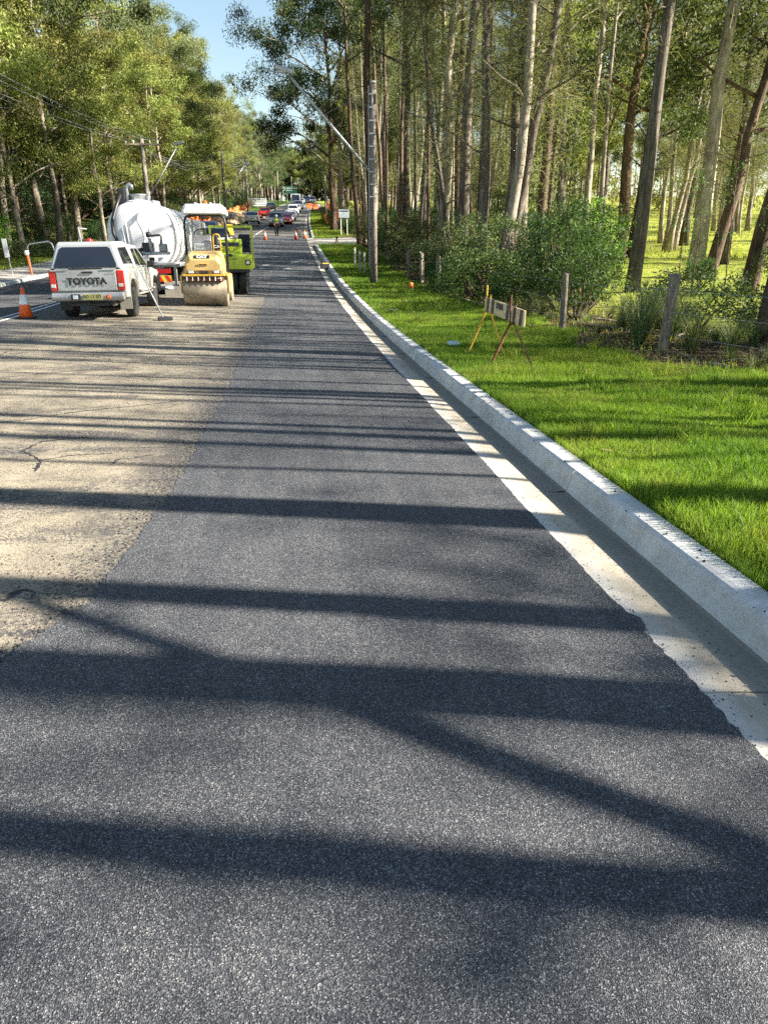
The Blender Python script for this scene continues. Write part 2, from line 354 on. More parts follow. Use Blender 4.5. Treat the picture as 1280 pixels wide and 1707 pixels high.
def np_mesh(name, verts, nper):   # verts (N*nper,3) -> N faces of nper corners
    me = bpy.data.meshes.new(name); verts = np.asarray(verts, dtype=np.float32).reshape(-1, 3); nv = len(verts); nf = nv // nper
    me.vertices.add(nv); me.vertices.foreach_set('co', verts.ravel())
    me.loops.add(nv); me.loops.foreach_set('vertex_index', np.arange(nv, dtype=np.int32))
    me.polygons.add(nf); me.polygons.foreach_set('loop_start', np.arange(0, nv, nper, dtype=np.int32))
    me.update(calc_edges=True); return me
def np_mesh_idx(name, verts, faces):  # quads (F,4)
    me = bpy.data.meshes.new(name); verts = np.asarray(verts, dtype=np.float32).reshape(-1, 3); faces = np.asarray(faces, dtype=np.int32)
    me.vertices.add(len(verts)); me.vertices.foreach_set('co', verts.ravel())
    me.loops.add(faces.size); me.loops.foreach_set('vertex_index', faces.ravel())
    me.polygons.add(len(faces)); me.polygons.foreach_set('loop_start', np.arange(0, faces.size, faces.shape[1], dtype=np.int32))
    me.update(calc_edges=True); return me
def root(name, loc, rz=0.0, label=None, cat=None, group=None, rot=None, sc=None):
    o = bpy.data.objects.new(name, None); o.empty_display_size = 0.2; COL.objects.link(o); o.location = loc
    o.rotation_euler = rot if rot else (0, 0, rz)
    if sc: o.scale = (sc, sc, sc) if not hasattr(sc, '__len__') else sc
    return tag(o, label, cat, group)
def tag(o, label=None, cat=None, group=None):
    if label: o['label'] = label
    if cat: o['category'] = cat
    if group: o['group'] = group
    return o
def dup(o, loc=None, rot=None, sc=None, label=None, parent=None):
    c = o.copy(); COL.objects.link(c)
    if parent: c.parent = parent
    for ch in list(o.children): dup(ch, parent=c)
    if loc is not None: c.location = loc
    if rot is not None: c.rotation_euler = rot
    if sc is not None: c.scale = sc if hasattr(sc, '__len__') else (sc, sc, sc)
    if label: c['label'] = label
    return c
def text(body, size, loc, parent, mat, rot=(PI / 2, 0, 0), name='lettering', ext=0.003, bold=0.0, sx=1.0):
    cu = bpy.data.curves.new(name, 'FONT'); cu.body = body; cu.size = size; cu.extrude = ext; cu.align_x = 'CENTER'; cu.align_y = 'CENTER'; cu.offset = bold
    cu.materials.append(M[mat])
    t_ = bpy.data.objects.new('t_', cu); COL.objects.link(t_); bpy.context.view_layer.update()
    me = bpy.data.meshes.new_from_object(t_.evaluated_get(bpy.context.evaluated_depsgraph_get())); bpy.data.objects.remove(t_)
    o = bpy.data.objects.new(name, me); COL.objects.link(o); o.parent = parent
    o.location = loc; o.rotation_euler = rot; o.scale = (sx, 1, 1); return o

# ------------------------------------------------------------------ lie of the land
_zy = [-60, 14, 19, 22, 31, 37, 47, 60, 70, 75, 100, 125, 150, 200, 260, 330, 420]
_zz = [0, 0, .06, .12, .39, .68, 1.33, 2.15, 2.85, 3.2, 4.9, 6.75, 8.9, 13.2, 17.5, 21.5, 26]
def zr(y):
    return float(np.mean(np.interp([y - 3, y - 1.5, y, y + 1.5, y + 3], _zy, _zz))) if y > 9 else 0.0
def xr(y): return float(np.interp(y, [0, 60, 75, 100, 125, 150, 200, 260, 330, 420], [1.6, 1.62, 1.8, 2.3, 3.0, 3.8, 5.85, 8.6, 12, 17]))
def xl(y): return float(np.interp(y, [-20, 34, 50, 75, 100, 125, 150, 200, 260, 330, 420], [-10.9, -10.9, -9.3, -6.8, -5.7, -4.9, -3.6, -0.6, 3.0, 7, 12]))
def xc(y): return float(np.interp(y, [-20, 24, 50, 75, 100, 150, 200, 260, 330, 420], [-6.75, -6.75, -4.9, -3.0, -2.0, 0, 2.4, 5.8, 9.5, 14.5]))
def zroad(x, y):
    c = xc(y); e = xr(y)
    return zr(y) + (0.02 * (e - x) if x > c else 0.02 * (e - c) - 0.02 * (c - x))
def zgr(x, y):   # ground beside the road
    if x >= xr(y) + 0.6:
        d = x - xr(y) - 0.65
        return zr(y) + 0.145 + min(d * 0.015, 0.15) + 0.02 * max(0, d - 14) * (1 if y > 30 else max(0.0, y / 30)) + 0.05 * math.sin(x * 0.7 + y * 0.23) * min(1, d / 4)
    if x <= xl(y):
        d = xl(y) - x
        return zroad(xl(y), y) + 0.13 + 0.012 * d + 0.05 * max(0, d - 10)
    return zroad(x, y)
# ------------------------------------------------------------------ setting: ground, roads, kerbs
def frange(a, b, s):
    r = []; 
    while a < b - 1e-6: r.append(a); a += s
    r.append(b); return r
def strip(name, ys, xsf, zf, mat, kind='structure', skirt=0.0, parent=None):
    vs = []; fs = []; nc = None
    for y in ys:
        xs = xsf(y); nc = len(xs)
        vs += [(x, y, zf(x, y)) for x in xs]
    for i in range(len(ys) - 1):
        for k in range(nc - 1):
            a = i * nc + k; fs.append((a, a + 1, a + 1 + nc, a + nc))
    if skirt:
        for k, rev in ((0, True), (nc - 1, False)):
            o = len(vs); vs += [(vs[i * nc + k][0], ys[i], vs[i * nc + k][2] - skirt) for i in range(len(ys))]
            for i in range(len(ys) - 1):
                q = (i * nc + k, o + i, o + i + 1, (i + 1) * nc + k); fs.append(tuple(reversed(q)) if rev else q)
    mb = MB(); mb.add(vs, fs); return mb.build(name, mat, parent, smooth=False, kind=kind)

ys = frange(-60, 60, 2) + frange(62, 420, 4) + [520, 700]
def gx(y):
    a, b = xl(y), xr(y)
    return [-400, -150, -80, -50, -35, -26, -20, a - 6, a - 4, a - 2.5, a - 1.5, a - 0.16, a - 0.10] + [a + 0.05, (a + b) / 2, b + 0.3] + [b + 0.50, b + 0.655, b + 1.4, b + 2.4, b + 3.4, b + 4.6, b + 6, b + 8, b + 11, b + 15, b + 20, b + 27, b + 36, 60, 90, 160, 420]
def gz(x, y):
    a, b = xl(y), xr(y)
    if a - 0.11 < x < b + 0.6: return zroad(min(max(x, a), b), y) - 0.22
    if 61 < y < 70 and x < b + 6 and x > b: return zgr(x, y) - 0.06
    return zgr(x, y) - 0.004
strip('ground', ys, gx, gz, 'ground_soil')
# old carriageway, full width
ysr = frange(-20, 60, 1.0) + frange(62, 420, 3)
strip('road', ysr, lambda y: [xl(y), (xl(y) + xc(y)) / 2, xc(y), xc(y) + 2, xc(y) + 4 if y < 40 else (xc(y) + xr(y)) / 2 + .3, xr(y) - 0.06], lambda x, y: zroad(x, y), 'asphalt_old')
# the fresh lane beside the gutter: ragged edges
def nz(x, s=0):  # cheap layered 1-D noise
    return sum(math.sin(x * f + s * 1.7 + f) * a for f, a in ((1.3, 1), (2.9, .6), (7.1, .4), (17, .3), (41, .25), (93, .2), (211, .16))) / 2.2
fy = frange(-3, 12, 0.02) + frange(12.1, 36, 0.1) + frange(36.5, 73, 0.5)
def lane_l(y): return float(np.interp(y, [-3, 1.8, 2.6, 3.5, 5.2, 7, 11, 20], [-2.0, -1.75, -1.38, -1.06, -0.93, -0.87, -0.84, -0.82]))
def lane(y):
    l = lane_l(y) + 0.030 * nz(y) + 0.02 * nz(y * 6, 3) * (1 if y < 12 else 0.3)
    jag = 0.012 * nz(y * 1.3, 5) + (0.012 * abs(math.sin(y * 31)) * (1 if math.sin(y * 0.9) > 0.2 else 0.2) if y < 9 else 0)
    bite = 0.05 * math.exp(-((y - 3.05) / 0.07) ** 2) 
    r = xr(y) - 0.01 + jag + bite
    return [l, l + 0.05, (l + r) / 2, r - 0.03, r]
def lanez(x, y):
    L = lane_l(y)
    h = 0.012 if x > L + 0.08 else 0.004
    return zroad(x, y) + h
strip('road_lane_fresh', fy, lane, lanez, 'asphalt_fresh', skirt=0.012)
fy2 = frange(27, 72.4, 0.3)
strip('road_lane_fresh', fy2, lambda y: [max(xc(y) + 0.5, -4.9) + 0.03 * nz(y, 9), -2.8, lane_l(y) - 0.04 + 0.012 * nz(y, 2)], lambda x, y: zroad(x, y) + 0.010, 'asphalt_fresh', skirt=0.010)
# crumbs of bitumen scattered along both edges of the fresh lane
def crumbs(name, n, fn, s0, s1, mat, seed):
    r = np.random.RandomState(seed); V = []; F = []
    base = np.array([(1, 0, 0), (-.5, .87, 0), (-.5, -.87, 0), (0, 0, 1), (0, 0, -.6)], float); fc = np.array([(0, 1, 3), (1, 2, 3), (2, 0, 3), (1, 0, 4), (2, 1, 4), (0, 2, 4)])
    for i in range(n):
        x, y, z = fn(r); s = s0 + (s1 - s0) * r.rand() ** 3
        a = r.rand() * 6.28; R = np.array([[math.cos(a), -math.sin(a), 0], [math.sin(a), math.cos(a), 0], [0, 0, 1]])
        V.append((base * (0.7 + 0.6 * r.rand(5, 1))) @ R.T * s + (x, y, z + s * 0.35)); F.append(fc + 5 * i)
    me = np_mesh_idx(name, np.concatenate(V), np.concatenate(F)); return mesh_obj(name, me, mat, kind='stuff')
def cr_left(r):
    y = 1.5 + 22 * r.rand() ** 2.2; x = lane_l(y) - abs(r.randn()) * (0.10 if r.rand() < .6 else 0.5); return x, y, zroad(x, y)
crumbs('bitumen_crumbs', 9000, cr_left, 0.002, 0.008, 'bitumen_crumb', 1)
def cr_all(r):
    y = 2.2 + 18 * r.rand() ** 1.6; x = lane_l(y) - 0.1 - 4.5 * r.rand(); return x, y, zroad(x, y)
crumbs('bitumen_crumbs', 9000, cr_all, 0.0015, 0.0055, 'bitumen_crumb', 7)
def cr_right(r):
    y = 1.6 + 16 * r.rand() ** 2; u = r.rand(); x = 1.62 + (0.40 * u if r.rand() < .75 else 0.04 * u)
    return x, y, zr(y) - 0.03 * (x - 1.6) / .4
crumbs('bitumen_crumbs', 2600, cr_right, 0.0012, 0.006, 'bitumen_crumb', 2)
def cr_kerb(r):
    y = 2.4 + 14 * r.rand(); x = 2.06 + .18 * r.rand(); return x, y, zr(y) + .145
crumbs('bitumen_crumbs', 260, cr_kerb, 0.002, 0.014, 'bitumen_crumb', 11)
# a few cracks in the old strip: thin raised bitumen seams with their own shape
def seam(pts, wd, seed):
    r = random.Random(seed); P = []
    for a, b in zip(pts[:-1], pts[1:]):
        for k in range(14):
            t = k / 14; P.append((a[0] + (b[0] - a[0]) * t + r.uniform(-.014, .014), a[1] + (b[1] - a[1]) * t + r.uniform(-.014, .014)))
    mb = MB(); vs = []; 
    for i, p in enumerate(P):
        q = P[min(i + 1, len(P) - 1)] if i < len(P) - 1 else P[i]; o = P[i - 1] if i else P[0]
        d = Vector((q[0] - o[0], q[1] - o[1])).normalized(); n = Vector((-d.y, d.x)); ww = wd * r.uniform(.25, 1.2)
        for sg in (-1, 1):
            x = p[0] + n.x * ww * sg; y = p[1] + n.y * ww * sg; vs.append((x, y, zroad(x, y) + 0.0025))
    mb.add(vs, [(2 * i, 2 * i + 1, 2 * i + 3, 2 * i + 2) for i in range(len(P) - 1)])
    return mb.build('road_crack', 'bitumen_crumb', kind='structure')
seam([(-2.05, 5.9), (-2.10, 6.25), (-2.35, 6.55), (-2.30, 6.9), (-1.9, 7.1)], 0.016, 1)
seam([(-2.10, 6.25), (-1.9, 6.4), (-1.55, 6.45)], 0.010, 2)
seam([(-2.55, 5.0), (-2.35, 5.15), (-2.3, 5.4), (-2.45, 5.6)], 0.010, 3)
seam([(-3.2, 7.6), (-2.7, 7.9), (-2.3, 8.3), (-1.9, 8.5), (-1.3, 8.9)], 0.012, 4)
seam([(-4.6, 10.2), (-3.9, 10.6), (-3.2, 11.2), (-2.2, 11.6)], 0.014, 5)
# kerb and gutter cast in sections with joints between them
def kerb_profile():
    return [(-0.10, -0.012, -0.16), (-0.10, -0.012, 0.0), (0.0, 0, 0.0), (0.10, 0, -0.006), (0.30, 0, -0.022), (0.415, 0, -0.027), (0.435, 0, -0.016), (0.452, 0, 0.03), (0.472, 0, 0.105), (0.484, 0, 0.130), (0.505, 0, 0.143), (0.535, 0, 0.148), (0.640, 0, 0.150), (0.652, 0, 0.140), (0.652, 0, -0.2)]
def kerb_run(name, y0, y1, first, step, low=None):
    rt = bpy.data.objects.new(name, None); COL.objects.link(rt); rt['kind'] = 'structure'
    b = [y0] + [y for y in frange(first, y1 - 0.3, step) if y > y0 + 0.2][:-1] + [y1]
    for a, c in zip(b[:-1], b[1:]):
        G = MB(); K = MB(); prof = kerb_profile()
        yy = frange(a + 0.006, c - 0.006, max(0.6, (c - a) / 2)) if c - a > 0.7 else [a + .006, c - .006]
        for mb, sl_ in ((G, prof[:7]), (K, prof[5:])):
            vs = []; n = len(sl_)
            for y in yy:
                for q in sl_: vs.append((xr(y) + q[0], y, zr(y) + q[2] - (0.001 if (mb is K and q[0] < .44 and q[2] < -.01) else 0)))
            fs = [(i * n + k, (i + 1) * n + k, (i + 1) * n + k + 1, i * n + k + 1) for i in range(len(yy) - 1) for k in range(n - 1)]
            fs += [tuple(range(n)), tuple(reversed(range((len(yy) - 1) * n, len(yy) * n)))]
            mb.add(vs, fs)
        G.build('gutter_slab', 'concrete_gutter', rt); K.build('kerb_section', 'concrete_kerb', rt, smooth=False)
    return rt
kerb_run('kerb', -3.06, 60.0, 2.44, 2.75)
kerb_run('kerb', 71.0, 190, 74, 3.0)
# dark joint bed below the slabs
strip('kerb_bed', frange(-3, 60, 2), lambda y: [xr(y) - .1, xr(y) + .38, xr(y) + .44], lambda x, y: zr(y) - 0.045, 'asphalt_old')
# driveway crossing
strip('driveway', frange(60.0, 71.0, 0.5), lambda y: [xr(y) - 0.02, xr(y) + 0.7, xr(y) + 2.0 - abs(y - 65.5) * 0.05, xr(y) + 4, xr(y) + 8], lambda x, y: zgr(max(x, xr(y) + .7), y) - 0.02 - (0.11 if x < xr(y) + .3 else 0), 'concrete_path')
# left kerb, footpath
def left_kerb(y0, y1):
    vs = []; prof = [(0.02, -0.1), (0.0, 0.0), (-0.02, 0.11), (-0.05, 0.13), (-0.15, 0.135), (-0.152, -0.1)]; yy = frange(y0, y1, 1.5); n = len(prof)
    for y in yy: vs += [(xl(y) + p[0], y, zroad(xl(y), y) + p[1]) for p in prof]
    mb = MB(); mb.add(vs, [(i * n + k, i * n + k + 1, (i + 1) * n + k + 1, (i + 1) * n + k) for i in range(len(yy) - 1) for k in range(n - 1)])
    return mb.build('kerb_left', 'concrete_kerb', kind='structure')
left_kerb(-20, 49)
strip('footpath', frange(-10, 48, 2), lambda y: [xl(y) - 2.6, xl(y) - 1.6, xl(y) - 0.16], lambda x, y: zgr(x, y) + 0.004, 'concrete_path')
# painted lines
def line(name, f, y0, y1, wd, step=1.0, mat='road_paint', lift=0.004):
    return strip(name, frange(y0, y1, step), lambda y: [f(y) - wd / 2, f(y) + wd / 2], lambda x, y: zroad(x, y) + lift, mat)
line('road_line', lambda y: xc(y) - 0.12, -10, 64, 0.09, lift=0.005)
line('road_line', lambda y: xc(y) + 0.12, -10, 64, 0.09, lift=0.005)
line('road_line', lambda y: xc(y), 74, 300, 0.12)
line('road_line', lambda y: xl(y) + 0.45, 74, 200, 0.10)
# transverse paint smears on the fresh lane where the lanes were sprayed
r_ = random.Random(5)
for i in range(9):
    x0, y0 = r_.uniform(-1.6, 1.1), r_.uniform(38, 47); 
    strip('road_marking', [y0, y0 + .12, y0 + .25], lambda y, x0=x0, y0=y0: [x0 + (y - y0) * 1.2, x0 + .35 + (y - y0)], lambda x, y: zroad(x, y) + 0.017, 'road_paint')

# ------------------------------------------------------------------ grass on the verge and in the paddock
def blades(name, n, xf, zf, L, W, mat, seed, segs=2, bend=0.5):
    r = np.random.RandomState(seed)
    X, Y = xf(r, n); n = len(X)
    Z = zf(X, Y)
    a = r.rand(n) * 6.283; dx, dy = np.cos(a), np.sin(a)
    b = r.rand(n) * 6.283; l = L(r, n, X, Y); wv = W(r, n, X, Y); ben = (0.15 + bend * r.rand(n)) * l
    px, py = np.cos(b) * wv / 2, np.sin(b) * wv / 2
    p0 = np.stack([X - px, Y - py, Z - 0.005], 1); p1 = np.stack([X + px, Y + py, Z - 0.005], 1)
    mx, my, mz = X + dx * ben * 0.35, Y + dy * ben * 0.35, Z + l * 0.60
    p2 = np.stack([mx + px * .75, my + py * .75, mz], 1); p3 = np.stack([mx - px * .75, my - py * .75, mz], 1)
    t = np.stack([X + dx * ben, Y + dy * ben, Z + l * (1 - 0.22 * ben / l)], 1)
    if segs == 2:
        V = np.stack([p0, p1, p2, p3, t], 1).reshape(-1, 3); i5 = np.arange(n) * 5
        me = bpy.data.meshes.new(name); me.vertices.add(n * 5); me.vertices.foreach_set('co', V.astype(np.float32).ravel())
        li = np.stack([i5, i5 + 1, i5 + 2, i5 + 3, i5 + 3, i5 + 2, i5 + 4], 1).astype(np.int32)
        me.loops.add(n * 7); me.loops.foreach_set('vertex_index', li.ravel())
        me.polygons.add(n * 2); st = np.stack([np.arange(n) * 7, np.arange(n) * 7 + 4], 1).astype(np.int32); me.polygons.foreach_set('loop_start', st.ravel()); me.update(calc_edges=True)
    else:
        me = np_mesh(name, np.stack([p0, p1, t], 1).reshape(-1, 3), 3)
    return mesh_obj(name, me, mat, kind='stuff')
vxr = np.vectorize(xr); vzgr = np.vectorize(zgr)
def clump(X, Y):  # patchiness 0..1
    return 0.5 + 0.25 * np.sin(X * 3.1 + Y * 1.7) + 0.25 * np.sin(X * 1.3 - Y * 2.3 + 2) + 0.12 * np.sin(X * 9 + Y * 7)
def band(y0, y1, power=1.0):
    def f(r, n):
        Y = y0 + (y1 - y0) * r.rand(n) ** power; e = 5.35 + 0.35 * np.sin(Y * 0.9) + 0.2 * np.sin(Y * 2.3)
        X = vxr(Y) + 0.655 + (e - 2.25) * r.rand(n)
        return X, Y
    return f
def gl(s): return lambda r, n, X, Y: s * (0.5 + 0.8 * r.rand(n)) * (0.55 + 0.9 * clump(X, Y))
blades('grass', 190000, band(2.2, 9.0), vzgr, gl(0.09), lambda r, n, X, Y: 0.0030 + 0.003 * r.rand(n), 'grass_blade', 1)
blades('grass', 110000, band(9.0, 19.0), vzgr, gl(0.085), lambda r, n, X, Y: 0.006 + 0.004 * r.rand(n), 'grass_blade', 2, segs=1)
blades('grass', 70000, band(19.0, 60.5), vzgr, gl(0.10), lambda r, n, X, Y: 0.012 + 0.010 * r.rand(n), 'grass_blade', 3, segs=1)
blades('grass', 25000, band(71, 150), vzgr, gl(0.13), lambda r, n, X, Y: 0.04 + 0.03 * r.rand(n), 'grass_blade', 4, segs=1)
# grass hanging over the kerb
def edge(r, n):
    Y = 2.0 + 20 * r.rand(n) ** 1.6; return vxr(Y) + 0.65 + 0.02 * r.rand(n) - 0.01, Y
blades('grass', 6000, edge, lambda X, Y: np.array([zr(y) for y in Y]) + 0.145, lambda r, n, X, Y: 0.07 * (0.4 + r.rand(n)), lambda r, n, X, Y: 0.003 + 0.002 * r.rand(n), 'grass_blade', 5, bend=0.9)
def padd(x0, x1, y0, y1):
    def f(r, n):
        Y = y0 + (y1 - y0) * r.rand(n) ** 1.3; X = x0 + (x1 - x0) * r.rand(n); keep = clump(X * .6, Y * .6) > 0.22; return X[keep], Y[keep]
    return f
blades('grass', 90000, padd(5.2, 30, 4, 55), vzgr, gl(0.12), lambda r, n, X, Y: 0.010 + 0.014 * r.rand(n), 'grass_paddock', 6, segs=1)
blades('grass', 30000, padd(6, 80, 40, 130), vzgr, gl(0.20), lambda r, n, X, Y: 0.05 + 0.05 * r.rand(n), 'grass_paddock', 7, segs=1)
def lft(r, n):
    Y = 10 + 60 * r.rand(n); X = np.array([xl(y) for y in Y]) - 2.6 - 3.5 * r.rand(n); return X, Y
blades('grass', 25000, lft, vzgr, gl(0.10), lambda r, n, X, Y: 0.02 + 0.02 * r.rand(n), 'grass_paddock', 8, segs=1)
# weeds and dry bits in the lawn
blades('dry_grass', 9000, band(2.6, 30.0, 1.5), vzgr, gl(0.075), lambda r, n, X, Y: 0.004 + 0.003 * r.rand(n), 'leaf_dry', 12, segs=1, bend=.9)
def tufts(r, n):
    m = 90; cx = 2.4 + 2.9 * r.rand(m); cy = 3 + 24 * r.rand(m) ** 1.3; k = r.randint(0, m, n); return cx[k] + r.randn(n) * .05, cy[k] + r.randn(n) * .05
blades('grass', 7000, tufts, vzgr, lambda r, n, X, Y: 0.10 + 0.13 * r.rand(n), lambda r, n, X, Y: 0.004 + 0.004 * r.rand(n), 'grass_blade', 21, bend=.8)
# fallen leaves and bark under the fence line
def litter(name, n, f, seed):
    r = np.random.RandomState(seed); X, Y = f(r, n); n = len(X); Z = vzgr(X, Y) + 0.01 + 0.03 * r.rand(n)
    a = r.rand(n) * 6.283; l = 0.03 + 0.05 * r.rand(n); wv = 0.008 + 0.012 * r.rand(n); ti = (r.rand(n) - .5) * 0.06
    d = np.stack([np.cos(a), np.sin(a), ti / l], 1); pz = np.stack([-np.sin(a), np.cos(a), (r.rand(n) - .5)], 1); c = np.stack([X, Y, Z], 1)
    V = np.stack([c - d * l[:, None], c + pz * wv[:, None], c + d * l[:, None], c - pz * wv[:, None]], 1)
    return mesh_obj(name, np_mesh(name, V.reshape(-1, 3), 4), 'leaf_dry', kind='stuff')
litter('leaf_litter', 700, lambda r, n: (2.3 + 3.2 * r.rand(n), 3 + 20 * r.rand(n)), 9)
litter('leaf_litter', 9000, lambda r, n: (5.0 + 2.2 * r.rand(n), 6 + 34 * r.rand(n) ** 1.4), 3)
# ------------------------------------------------------------------ trees
def leaves_np(r, C, n_per, rad, L, W, droop, flat=0.75, shell=0.35):
    """C: (k,3) clump centres, rad (k,). Returns rhombus quads as (N*4,3)."""
    k = len(C); N = k * n_per
    c = np.repeat(C, n_per, 0); R = np.repeat(rad, n_per)[:, None]
    d = r.randn(N, 3); d /= np.linalg.norm(d, axis=1)[:, None]
    rr = (shell + (1 - shell) * r.rand(N, 1)) ** 0.8
    p = c + d * R * rr * np.array([1, 1, flat])
    ax = r.randn(N, 3); ax /= np.linalg.norm(ax, axis=1)[:, None]; ax[:, 2] -= droop; ax /= np.linalg.norm(ax, axis=1)[:, None]
    o = np.cross(ax, r.randn(N, 3)); o /= np.linalg.norm(o, axis=1)[:, None] + 1e-6
    l = (L * (0.6 + 0.8 * r.rand(N, 1))) / 2; w = (W * (0.6 + 0.8 * r.rand(N, 1))) / 2
    return np.stack([p - ax * l, p + o * w, p + ax * l, p - o * w], 1).reshape(-1, 3)
def wander(r, a, b, n, amp):
    a, b = np.array(a, float), np.array(b, float); P = [a + (b - a) * i / n for i in range(n + 1)]
    L = np.linalg.norm(b - a); off = np.zeros(3)
    for i in range(1, n + 1):
        off = off * 0.8 + r.randn(3) * amp * L * (1 if True else 0) / n; P[i] = P[i] + off
    return P
def gum(name, seed, H=22, r0=0.28, base=0.45, cr=4.0, nl=12, npc=150, leaf=(0.22, 0.06), clump=1.15, lean=0.0, nseg=9, subs=3, crown_shift=(0, 0)):
    r = np.random.RandomState(seed); mb = MB()
    top = (lean * H + r.randn() * 0.5, r.randn() * 0.5, H * 0.93)
    T = wander(r, (0, 0, -0.25), top, nseg, 0.035)
    rad = [r0 * (1.45 if i == 0 else 1.05 if i == 1 else 1) * (1 - 0.78 * (i / nseg) ** 1.1) for i in range(nseg + 1)]
    T.insert(1, T[0] + (T[1] - T[0]) * 0.22); rad.insert(1, r0 * 1.12)
    mb.tube([Vector(p) for p in T], rad, 10)
    C = []; R = []
    def pt(t):
        i = t * (len(T) - 1); k = min(int(i), len(T) - 2); return T[k] + (T[k + 1] - T[k]) * (i - k), rad[k]
    for i in range(nl):
        t = base + (0.97 - base) * (i + r.rand() * .6) / nl; p, pr = pt(t)
        az = i * 2.4 + r.rand(); u = (t - base) / (1 - base)
        ln = cr * (0.55 + 0.6 * math.sin(PI * min(1, u * 0.9 + 0.12))) * (0.75 + 0.5 * r.rand()); el = 0.35 + 0.9 * u * r.rand() + 0.15
        d = np.array([math.cos(az) * math.cos(el) + crown_shift[0] * .3, math.sin(az) * math.cos(el) + crown_shift[1] * .3, math.sin(el)])
        e = p + d * ln; br = wander(r, p, e, 4, 0.10); r1 = min(pr * 0.55, 0.05 + ln * 0.018)
        mb.tube([Vector(q) for q in br], [r1 * (1 - .2 * j) for j in range(5)], 6)
        C.append(br[-1]); R.append(clump * (0.8 + 0.5 * r.rand()))
        for j in range(subs):
            s = br[2 + j % 3] if j < 3 else br[3]; dd = d * 0.5 + r.randn(3) * 0.55; dd[2] = abs(dd[2]) * .6
            e2 = s + dd / np.linalg.norm(dd) * ln * (0.35 + .25 * r.rand()); b2 = wander(r, s, e2, 2, 0.1)
            mb.tube([Vector(q) for q in b2], [r1 * .4, r1 * .25, r1 * .12], 4, cap=False)
            C.append(b2[-1]); R.append(clump * (0.65 + 0.55 * r.rand()))
    # dead twigs on the bare trunk
    for i in range(4):
        p, pr = pt(0.18 + r.rand() * (base - 0.1)); az = r.rand() * 6.28; e = p + np.array([math.cos(az), math.sin(az), 0.4 * r.randn()]) * (0.6 + 1.2 * r.rand())
        mb.tube([Vector(q) for q in wander(r, p, e, 3, .12)], [pr * .16, pr * .1, pr * .06, 0.004], 4)
    C = np.array(C); R = np.array(R)
    V = leaves_np(r, C, int(npc * 2.3), R * 0.98, leaf[0] * 1.0, leaf[1] * 1.25, 0.9, 0.85, 0.10)
    tm = mb.build(name + '_trunk', 'bark_grey', smooth=True); cm = mesh_obj(name + '_crown', np_mesh('crown', V, 4), 'leaf_gum_olive')
    tmd, cmd = tm.data, cm.data; tmd.name = 'trunk'
    bpy.data.objects.remove(tm); bpy.data.objects.remove(cm)
    return tmd, cmd
def sheoak(name, seed, H=16, r0=0.17, base=0.28, cr=2.8, nl=30, strands=46, sl=0.34, sw=0.011, stems=1):
    r = np.random.RandomState(seed); mb = MB(); tips = []
    for s in range(stems):
        a = s * 2.2 + r.rand(); off = 0.28 if stems > 1 else 0
        top = (math.cos(a) * (1.2 if stems > 1 else .3) + r.randn() * .4, math.sin(a) * (1.2 if stems > 1 else .3) + r.randn() * .4, H * (0.95 - 0.08 * s))
        T = wander(r, (math.cos(a) * off, math.sin(a) * off, -0.25), top, 9, 0.04); rad = [r0 * (1.35 if i == 0 else 1) * (1 - 0.82 * i / 9) for i in range(10)]
        mb.tube([Vector(p) for p in T], rad, 9)
        for i in range(nl // stems):
            t = base + (1 - base) * (i + r.rand()) / (nl // stems); q = t * 9; k = min(int(q), 8); p = T[k] + (T[k + 1] - T[k]) * (q - k)
            az = r.rand() * 6.28; ln = cr * (0.35 + 0.9 * r.rand()) * (1.15 - 0.6 * t); el = 0.2 + 0.7 * r.rand()
            e = p + np.array([math.cos(az) * math.cos(el), math.sin(az) * math.cos(el), math.sin(el)]) * ln; b = wander(r, p, e, 4, .12)
            mb.tube([Vector(z) for z in b], [max(.006, rad[k] * .28 * (1 - .2 * j)) for j in range(5)], 4, cap=False)
            for z in b[1:]:
                tips.append(z); tips.append(z + r.randn(3) * .35)
    tips = np.array(tips); n = len(tips) * strands
    c = np.repeat(tips, strands, 0) + r.randn(n, 3) * np.array([.30, .30, .26])
    az = r.rand(n) * 6.283; out = 0.25 + 0.75 * r.rand(n); l = sl * (0.5 + r.rand(n))
    d1 = np.stack([np.cos(az) * out, np.sin(az) * out, 0.55 - 0.9 * r.rand(n)], 1); d2 = d1 + np.stack([np.zeros(n), np.zeros(n), -.25 - .7 * r.rand(n)], 1)
    a = c; b = c + d1 * l[:, None] * .45; e = b + d2 * l[:, None] * .55
    o = np.cross(d1 + d2, r.randn(n, 3)); o /= np.linalg.norm(o, axis=1)[:, None]; o *= sw / 2
    V = np.concatenate([np.stack([a - o, a + o, b + o, b - o], 1).reshape(-1, 3), np.stack([b - o, b + o, e + o * .4, e - o * .4], 1).reshape(-1, 3)])
    tm = mb.build(name + '_t', 'bark_grey', smooth=True); me = np_mesh('crown', V, 4); me.materials.append(M['needle_sheoak'])
    tmd = tm.data; tmd.name = 'trunk'; bpy.data.objects.remove(tm)
    return tmd, me
G = [gum('gum', 11, 24, .27, .46, 4.3, 13, 170), gum('gum', 12, 22, .24, .40, 3.8, 12, 170, subs=4), gum('gum', 13, 26, .32, .52, 4.6, 13, 170, lean=.03),
     gum('gum', 14, 20, .20, .38, 3.4, 12, 170), gum('gum', 15, 25, .25, .60, 3.6, 11, 160), gum('gum', 16, 18, .20, .28, 3.8, 15, 170)]
WIDE = [gum('gum', 21, 22, .34, .36, 6.4, 16, 230, leaf=(.24, .07), clump=1.5, subs=4), gum('gum', 22, 21, .30, .30, 6.0, 18, 220, leaf=(.24, .07), clump=1.35, subs=4)]
